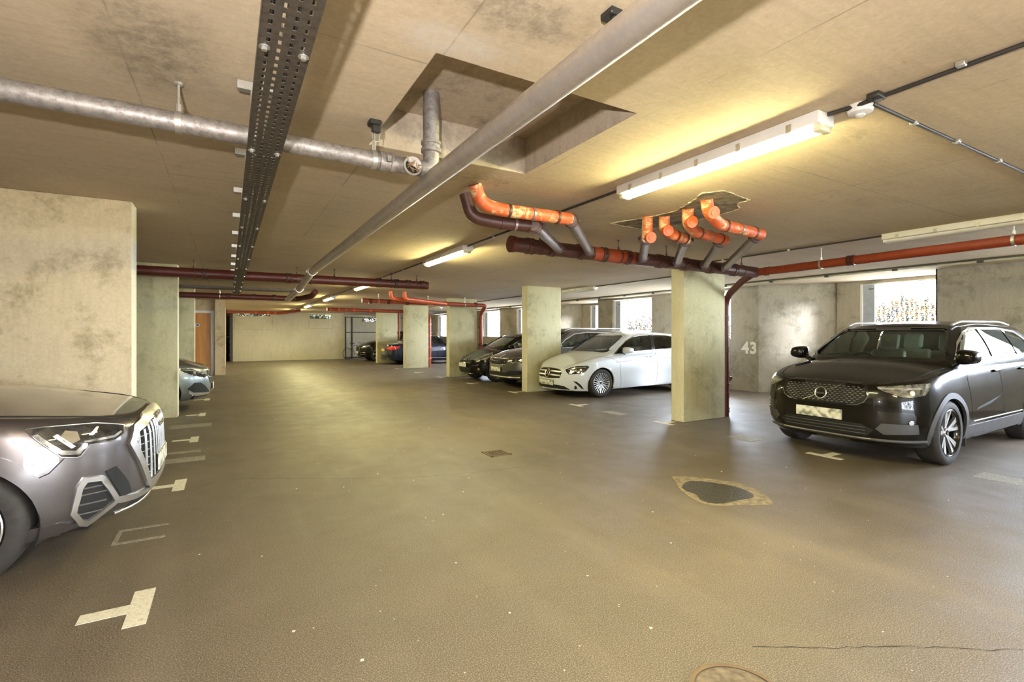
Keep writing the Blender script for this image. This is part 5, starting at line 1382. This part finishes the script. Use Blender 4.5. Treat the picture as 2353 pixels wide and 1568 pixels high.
for sd in ('L', 'R'):
    v.patch('privacy_window', sd, [(-2.72, 1.455), (-3.2, 1.44), (-3.62, 1.38), (-3.80, 1.27), (-3.72, 1.14), (-2.70, 1.075)][::-1], GLASSD, -.005, 0, .05, tree=v.bvh_g)
    v.patch('door_pillar', sd, [(-2.62, 1.46), (-2.58, 1.065), (-2.70, 1.07), (-2.735, 1.455)], TRIMBLK, .003, .01, .04, tree=v.bvh_g)
    v.line('shoulder_crease', sd, [(-1.35, .80), (-2.0, .855), (-3.4, .885)], P_WHITE, .014, -.008, tree=v.bvh_b)
shut(v, [[(-1.50, .96), (-1.46, .7), (-1.54, .20)], [(-2.66, 1.04), (-2.70, .6), (-2.68, .22)], [(-1.02, .925), (-1.25, .90), (-1.46, .80)]])
for sg in (1, -1): v.line('bonnet_gap', 'T', [(-.15, sg * .47), (-.32, sg * .62), (-.60, sg * .74), (-1.15, sg * .79)], MATBLK, .004, -.001, tree=v.bvh_b)
gp = M2([(0, .672), (.32, .662), (.43, .637), (.482, .55), (.42, .450), (0, .432)])
v.patch('grille', 'W', gp, MATBLK, .003, .01, .05, tree=v.bvh_b)
v.line('grille_frame', 'W', gp, CHROME, .006, .004, tree=v.bvh_b, closed=True)
for z in (.600, .515):
    for sg in (1, -1): v.patch('grille_bar', 'W', (lambda p: p if sg > 0 else neg(p))([(.09, z - .014), (.44, z - .018), (.455, z + .012), (.09, z + .016)]), SATIN, .014, .01, .05, tree=v.bvh_b)
ring(v, 'badge_ring', 0, .545, .088, .010, CHROME, .028)
for k in range(3):
    a = PI / 2 + 2 * PI * k / 3; v.line('badge_spoke', 'W', [(0, .545), (.082 * math.cos(a), .545 + .082 * math.sin(a))], CHROME, .009, .026, tree=v.bvh_b)
h_ = v.hit('T', (-.20, 0), .002, v.bvh_b)
MB().cyl(tuple(h_[0] - h_[1] * .004), tuple(h_[0] + h_[1] * .002), .03, 20).build('bonnet_badge', SATIN, v.root)
lamp_unit(v, 'headlight', [(.555, .648), (.70, .700), (.85, .735), (1.111, .747), (1.155, .715), (1.052, .608), (.899, .560), (.655, .546), (.600, .60)], LENSD,
          inner=[('daylight_strip', [(.63, .655), (.80, .70), (1.08, .722), (1.08, .708), (.82, .685), (.65, .642)], LENSW), ('projector', circle(.84, .63, .028, 14), CHROME), ('projector', circle(.95, .65, .025, 14), CHROME)])
v.patch('lower_grille', 'W', M2([(0, .30), (.40, .295), (.55, .275), (.70, .195), (.3, .205), (0, .205)]), MATBLK, .003, .01, .05, tree=v.bvh_b)
for sg in (1, -1): v.patch('side_vent', 'W', (lambda p: p if sg > 0 else neg(p))([(.765, .395), (.85, .385), (.95, .31), (1.035, .205), (.965, .225), (.87, .31)]), MATBLK, .003, .01, .04, tree=v.bvh_b)
v.line('bumper_lip', 'W', [(a / 10, .182) for a in range(-8, 9)], CHROME, .008, .0, tree=v.bvh_b)
v.plate('F', (0, .335), mt=PLATEB); v.handles((-2.40, -3.35), .915, CHROME); v.mirror(1.66, 1.08, size=(.13, .23, .15), y=.84)
v.wheels('multi', 12); v.interior(SEATD)

# ---- dark grey estate behind the second pillar
v = Car('grey_estate', 'dark grey estate car with a chrome-edged grille, half hidden by the second right pillar', (6.38, 11.97, 0), PI, P_SKODA, L=4.70, W=1.86, a=.75, q=3.6, arch=.04,
        zb=((0, .27), (.6, .24), (4.4, .26)), zs=((0, .80), (.15, .85), (.5, .93), (1.1, 1.01), (1.6, 1.04), (4.4, 1.10)), F=((.2, .14), (.3, .04), (.45, 0), (.65, .02), (.8, .05), (.9, .10)),
        gx=(1.05, 4.5), rx=(1.95, 4.2), zr=((1.95, 1.56), (2.8, 1.60), (4.2, 1.55)))
CARS['skoda'] = v
dl = [(-1.45, 1.09), (-1.8, 1.32), (-2.15, 1.47), (-2.6, 1.52), (-3.6, 1.50), (-4.0, 1.35), (-3.9, 1.14)]
v.finish(dl[::-1], [(-.70, 1.10), (.70, 1.10), (.58, 1.51), (-.58, 1.51)], dmat=SATIN, fw=.012)
for sd, sg in (('L', 1), ('R', -1)):
    v.patch('door_pillar', sd, [(-2.52, 1.52), (-2.56, 1.09), (-2.64, 1.09), (-2.60, 1.52)], TRIMBLK, .004, .01, .05, tree=v.bvh_g)
    MB().tube(path([(-1.9, sg * .58, 1.57), (-2.1, sg * .60, 1.635), (-4.0, sg * .60, 1.63), (-4.2, sg * .58, 1.57)], .15, 5), .014, 10).build('roof_rail', SATIN, v.root, 50)
gp = M2([(0, .815), (.10, .80), (.50, .81), (.545, .77), (.48, .655), (.1, .63), (0, .63)])
v.patch('grille', 'W', gp, MATBLK, .003, .01, .05, tree=v.bvh_b); v.line('grille_frame', 'W', gp, CHROME, .012, .006, tree=v.bvh_b, closed=True)
v.mlines('grille_bars', 'W', [[(a / 100, .665), (a / 100, .785)] for a in range(-45, 46, 6)], TRIMBLK, .006, .008, tree=v.bvh_b)
ring(v, 'badge_ring', 0, .865, .040, .007, CHROME, .012); v.patch('badge_disc', 'W', circle(0, .865, .036, 16), SATIN, .008, .006, .03, tree=v.bvh_b)
lamp_unit(v, 'headlight', [(.64, .815), (.80, .84), (1.05, .86), (1.08, .80), (.95, .70), (.70, .685), (.62, .74)], LENSD, inner=[('projector', circle(.78, .76, .035, 14), CHROME), ('projector', circle(.92, .77, .035, 14), CHROME), ('daylight_strip', [(.66, .70), (.92, .712), (.92, .725), (.66, .715)], LENSW)], edge=SATIN)
v.patch('lower_grille', 'W', M2([(0, .44), (.45, .44), (.60, .50), (.95, .50), (.95, .40), (.5, .35), (0, .35)]), MATBLK, .003, .01, .05, tree=v.bvh_b)
v.line('bumper_lip', 'W', [(a / 10, .315) for a in range(-9, 10)], SATIN, .018, .0, tree=v.bvh_b)
v.plate('F', (0, .515), mt=PLATEB, off=.02); v.mirror(1.40, 1.13, y=.85); v.wheels('five', 5); v.interior(); v.handles((-2.35, -3.3), .95)
v.line('bonnet_gap', 'T', [(-.14, .50), (-.35, .66), (-.7, .76), (-1.1, .80)], MATBLK, .004, -.001, tree=v.bvh_b)

# ---- small black hatchback
v = Car('black_hatchback', 'small black hatchback parked beside the dark grey estate', (6.35, 14.15, 0), PI, P_BLACK, L=3.95, W=1.73, a=.85, q=2.8, xf=.80, xr=3.28, R=.31, rim=.21, arch=.03,
        zb=((0, .22), (.6, .20), (3.9, .22)), zs=((0, .66), (.15, .72), (.45, .82), (.9, .93), (1.3, .98), (3.9, 1.06)), crown=((0, .02), (.3, .05), (.9, .09), (1.3, .11)),
        F=((.2, .12), (.3, .03), (.42, 0), (.55, .02), (.7, .08), (.8, .14)), wu=((0, .99), (1.2, 1), (3.2, 1), (3.95, .96)),
        gx=(.80, 3.80), rx=(1.72, 3.35), gw=(.80, .60), zr=((1.72, 1.42), (2.4, 1.47), (3.35, 1.42)), ucowl=1.15)
CARS['citroen'] = v
v.finish([(-1.15, 1.02), (-1.45, 1.2), (-1.8, 1.35), (-2.2, 1.40), (-3.0, 1.38), (-3.3, 1.25), (-3.2, 1.08)][::-1], [(-.66, 1.03), (.66, 1.03), (.53, 1.39), (-.53, 1.39)])
lamp_unit(v, 'headlight', [(.52, .672), (.70, .75), (.90, .83), (1.22, .90), (1.12, .79), (.98, .70), (.79, .672), (.62, .655)], LENSW, inner=[('projector', circle(.80, .72, .035, 14), CHROME), ('projector', circle(.95, .77, .035, 14), CHROME)], edge=CHROME)
v.patch('upper_grille', 'W', M2([(0, .655), (.40, .65), (.46, .60), (0, .60)]), MATBLK, .003, .01, .05, tree=v.bvh_b)
for k in (0, 1): v.line('badge_chevron', 'W', [(-.09, .645 + k * .045), (0, .685 + k * .045), (.09, .645 + k * .045)], CHROME, .009, .012, tree=v.bvh_b)
v.patch('lower_grille', 'W', M2([(0, .445), (.40, .44), (.45, .40), (.34, .29), (0, .28)]), MATBLK, .003, .01, .05, tree=v.bvh_b)
v.line('bumper_lip', 'W', [(a / 10, .255) for a in range(-5, 6)], CHROME, .009, .0, tree=v.bvh_b)
for sg in (1, -1):
    v.line('bumper_trim', 'W', [(sg * .50, .50), (sg * .72, .53)], CHROME, .007, .004, tree=v.bvh_b); v.patch('fog_lamp', 'W', circle(sg * .72, .40, .035, 14), CHROME, .005, .008, .03, tree=v.bvh_b)
v.plate('F', (0, .515), mt=PLATEW); v.mirror(1.25, 1.06, y=.80); v.wheels('five', 7); v.interior(); v.handles((-2.15,), .90)

# ---- silver car behind the left pillar
v = Car('silver_car', 'silver-green car whose nose shows past the second left pillar', (-.285, 11.9, 0), 0, P_SILVER, L=4.6, W=1.83, a=.80, q=3.0, arch=.03,
        zs=((0, .80), (.15, .85), (.5, .92), (1.1, .98), (4.4, 1.06)), zb=((0, .23), (.6, .20), (4.4, .24)), F=((.2, .12), (.3, .02), (.45, 0), (.6, .01), (.75, .06), (.88, .13)))
CARS['silver'] = v
v.finish([(-1.45, 1.06), (-2.1, 1.42), (-3.6, 1.42), (-3.9, 1.14)][::-1], [(-.70, 1.09), (.70, 1.09), (.58, 1.50), (-.58, 1.50)])
lamp_unit(v, 'headlight', [(.50, .655), (.62, .72), (.85, .80), (1.09, .83), (1.05, .76), (.86, .68), (.62, .62)], LENSD, inner=[('daylight_strip', [(.60, .70), (.85, .782), (1.05, .805), (1.05, .79), (.86, .765), (.62, .685)], LENSW), ('projector', circle(.82, .73, .03, 14), CHROME)], edge=CHROME)
gp = M2([(0, .76), (.38, .735), (.46, .66), (.36, .50), (0, .48)]); v.patch('grille', 'W', gp, MATBLK, .003, .01, .05, tree=v.bvh_b); v.line('grille_frame', 'W', gp, CHROME, .009, .006, tree=v.bvh_b, closed=True)
v.mlines('grille_bars', 'W', [[(-.40, z), (.40, z)] for z in (.57, .62, .67)], CHROME, .006, .008, tree=v.bvh_b)
for sg in (1, -1):
    ip = [(.34, .30), (.50, .40), (.70, .535), (.84, .54), (.96, .44), (.93, .34), (.80, .27), (.5, .26)]; ip = ip if sg > 0 else neg(ip)
    v.patch('air_intake', 'W', ip, MATBLK, .003, .01, .05, tree=v.bvh_b); v.patch('air_intake_frame', 'W', (lambda p: p if sg > 0 else neg(p))([(.42, .29), (.80, .285), (.93, .34), (.95, .42), (.86, .36), (.66, .34), (.40, .325)]), CHROME, .014, .02, .03, tree=v.bvh_b)
v.plate('F', (0, .42), mt=PLATEW); v.wheels('five', 5); v.mirror(1.5, 1.08); v.interior()
for sg in (1, -1): v.line('bonnet_gap', 'T', [(-.16, sg * .45), (-.34, sg * .62), (-.7, sg * .76), (-1.1, sg * .80)], MATBLK, .005, -.001, tree=v.bvh_b)

# ---- dark blue saloon, nose-in
v = Car('dark_saloon', 'dark blue-black saloon parked nose-in, red tail lamps and yellow plate showing', (11.15, 23.9, 0), 0, P_BLUE, L=4.65, W=1.82, a=.85, q=3.2, ar=.5, qr=3.2, xf=.80, xr=3.62, R=.33, arch=.02,
        zb=((0, .2), (.6, .17), (4.6, .22)), zs=((0, .66), (.4, .80), (1.2, .93), (2.5, .97), (3.8, 1.0), (4.65, .97)), crown=((0, .02), (.9, .08), (3.6, .05), (4.65, .03)),
        Rr=((.2, .06), (.45, .0), (.75, .03), (.95, .05)), gx=(1.15, 4.05), rx=(2.0, 3.25), gw=(.82, .58), zr=((2.0, 1.37), (2.6, 1.40), (3.25, 1.36)), ucowl=1.5, boot=3.7)
CARS['bmw'] = v
v.finish([(-1.50, .985), (-1.8, 1.15), (-2.15, 1.31), (-2.6, 1.345), (-3.2, 1.30), (-3.75, 1.10), (-3.6, 1.02)][::-1], [(-.66, 1.03), (.66, 1.03), (.50, 1.33), (-.50, 1.33)], rearwin=[(-.58, 1.05), (.58, 1.05), (.46, 1.31), (-.46, 1.31)])
La = v.arc[-1]
lamp_unit(v, 'tail_lamp', [(La - .40, .86), (La - .80, .89), (La - 1.28, .885), (La - 1.18, .80), (La - 1.0, .73), (La - .80, .70), (La - .40, .76)], LENSR, inner=[('lamp_strip', [(La - .50, .80), (La - .95, .84), (La - .95, .815), (La - .50, .775)], mat('pink_lamp_strip', (.85, .25, .22), .2))])
v.plate('B', (0, .70), mt=PLATEY); v.line('bumper_trim', 'B', [(-.75, .47), (.75, .47)], TRIMBLK, .015, 0, tree=v.bvh_b)
v.patch('rear_diffuser', 'B', [(-.70, .24), (.70, .24), (.66, .36), (-.66, .36)], CLAD, .004, .01, .06, tree=v.bvh_b)
for sg in (1, -1): MB().lathe([(.03, 0), (.036, 0), (.036, .06), (.03, .06)], 18, 'z', (0, 0, 0)).build('exhaust_pipe', CHROME, v.root, 40, (-4.60, sg * .52, .27)).rotation_euler = (0, PI / 2, 0)
for sd in ('L', 'R'): v.line('sill_trim', sd, [(-1.3, .30), (-3.2, .31)], SATIN, .01, .0, tree=v.bvh_b)
shut(v, [[(-1.45, .95), (-1.42, .3)], [(-2.45, .97), (-2.45, .3)], [(-3.3, .98), (-3.15, .5)]]); v.handles((-2.25, -3.15), .86); v.mirror(1.65, 1.0, size=(.10, .19, .12), y=.80); v.wheels('five', 6); v.interior()

# ---- far black SUV
v = Car('far_black_suv', 'farthest black car, nose-out beyond the pillar left of the red tail lamps', (6.1, 27.6, 0), PI, P_BLACK, L=4.7, W=1.86, arch=.05, clad=P_BLACK,
        zs=((0, .82), (.2, .88), (.6, .96), (1.1, 1.02), (4.4, 1.1)))
CARS['black2'] = v
v.finish([(-1.45, 1.10), (-1.75, 1.3), (-2.1, 1.47), (-2.5, 1.51), (-3.6, 1.49), (-4.0, 1.3), (-3.9, 1.17)][::-1], [(-.70, 1.12), (.70, 1.12), (.58, 1.51), (-.58, 1.51)], dmat=CHROME, fw=.02)
lamp_unit(v, 'headlight', [(.50, .76), (.80, .85), (1.10, .89), (1.08, .82), (.85, .75), (.60, .70)], LENSW, edge=CHROME)
gp = M2([(0, .79), (.36, .77), (.42, .70), (.34, .55), (0, .53)]); v.patch('grille', 'W', gp, MATBLK, .003, .01, .05, tree=v.bvh_b); v.line('grille_frame', 'W', gp, CHROME, .012, .006, tree=v.bvh_b, closed=True)
for z in (.36, .45):
    for sg in (1, -1): v.line('bumper_trim', 'W', [(sg * .45, z), (sg * .85, z + .03)], CHROME, .012, .004, tree=v.bvh_b)
v.plate('F', (0, .47), mt=PLATEW); v.wheels('five', 5); v.mirror(1.42, 1.14); v.interior(); v.handles((-2.3,), .96)

# ---- bicycles in the far cages
def bicycle(loc, rz, label, fm):
    r = empty('bicycle', loc, rz); tag(r, label, 'bicycle')
    for x in (-.52, .52):
        w = empty('wheel', (x, 0, .34)); w.parent = r
        MB().tube([(.325 * math.cos(a), 0, .325 * math.sin(a)) for a in [2 * PI * i / 36 for i in range(36)]], .016, 8, closed=True).build('tyre', RUBBER, w, 60)
        sp = MB()
        for i in range(14): sp.cyl((0, .02 * (-1) ** i, 0), (.32 * math.cos(i * PI / 7), 0, .32 * math.sin(i * PI / 7)), .0015, 4)
        sp.cyl((0, -.04, 0), (0, .04, 0), .02, 12).build('spokes', ZINC, w)
    f = MB(); A, B, S_, Hd, Rr_, Fr = (-.06, 0, .30), (-.20, 0, .80), (-.20, 0, .80), (.36, 0, .78), (-.52, 0, .34), (.52, 0, .34)
    for p, q in ((A, B), (A, (.38, 0, .66)), (B, Hd), (A, Rr_), (B, Rr_), ((.38, 0, .62), (.34, 0, .88))): f.cyl(p, q, .016, 10)
    f.build('frame', fm, r, 60)
    k = MB()
    for y in (-.05, .05): k.cyl((.39, y, .62), (.52, y, .34), .012, 8)
    k.cyl((.39, -.05, .62), (.39, .05, .62), .014, 8).build('fork', fm, r, 60)
    MB().tube([(.42, -.30, .98), (.36, -.10, .94), (.33, 0, .93), (.36, .10, .94), (.42, .30, .98)], .014, 10).build('handlebar', BLACK, r, 60)
    MB().rbox((-.34, -.07, .90), (-.10, .07, .95), .025, 2).cyl((-.20, 0, .78), (-.22, 0, .92), .012, 8).build('saddle', BLACK, r, 50)
    MB().lathe([(.085, -.03), (.092, -.03), (.092, -.036), (.085, -.036)], 24, 'y', (-.06, 0, .30)).cyl((-.06, -.05, .30), (.08, -.06, .22), .008, 6).cyl((-.06, .05, .30), (-.20, .06, .38), .008, 6).build('crankset', ZINC, r, 40)
bicycle((6.42, 29.55, 0), math.radians(25), 'bicycle leaning in front of the far right cage beside the farthest black car', mat('bike_frame_olive', (.20, .17, .10), .4, .4))
bicycle((.04, 31.6, 0), math.radians(88), 'bicycle glimpsed in the gap left of the pale back wall', mat('bike_frame_grey', (.35, .36, .34), .4, .4))
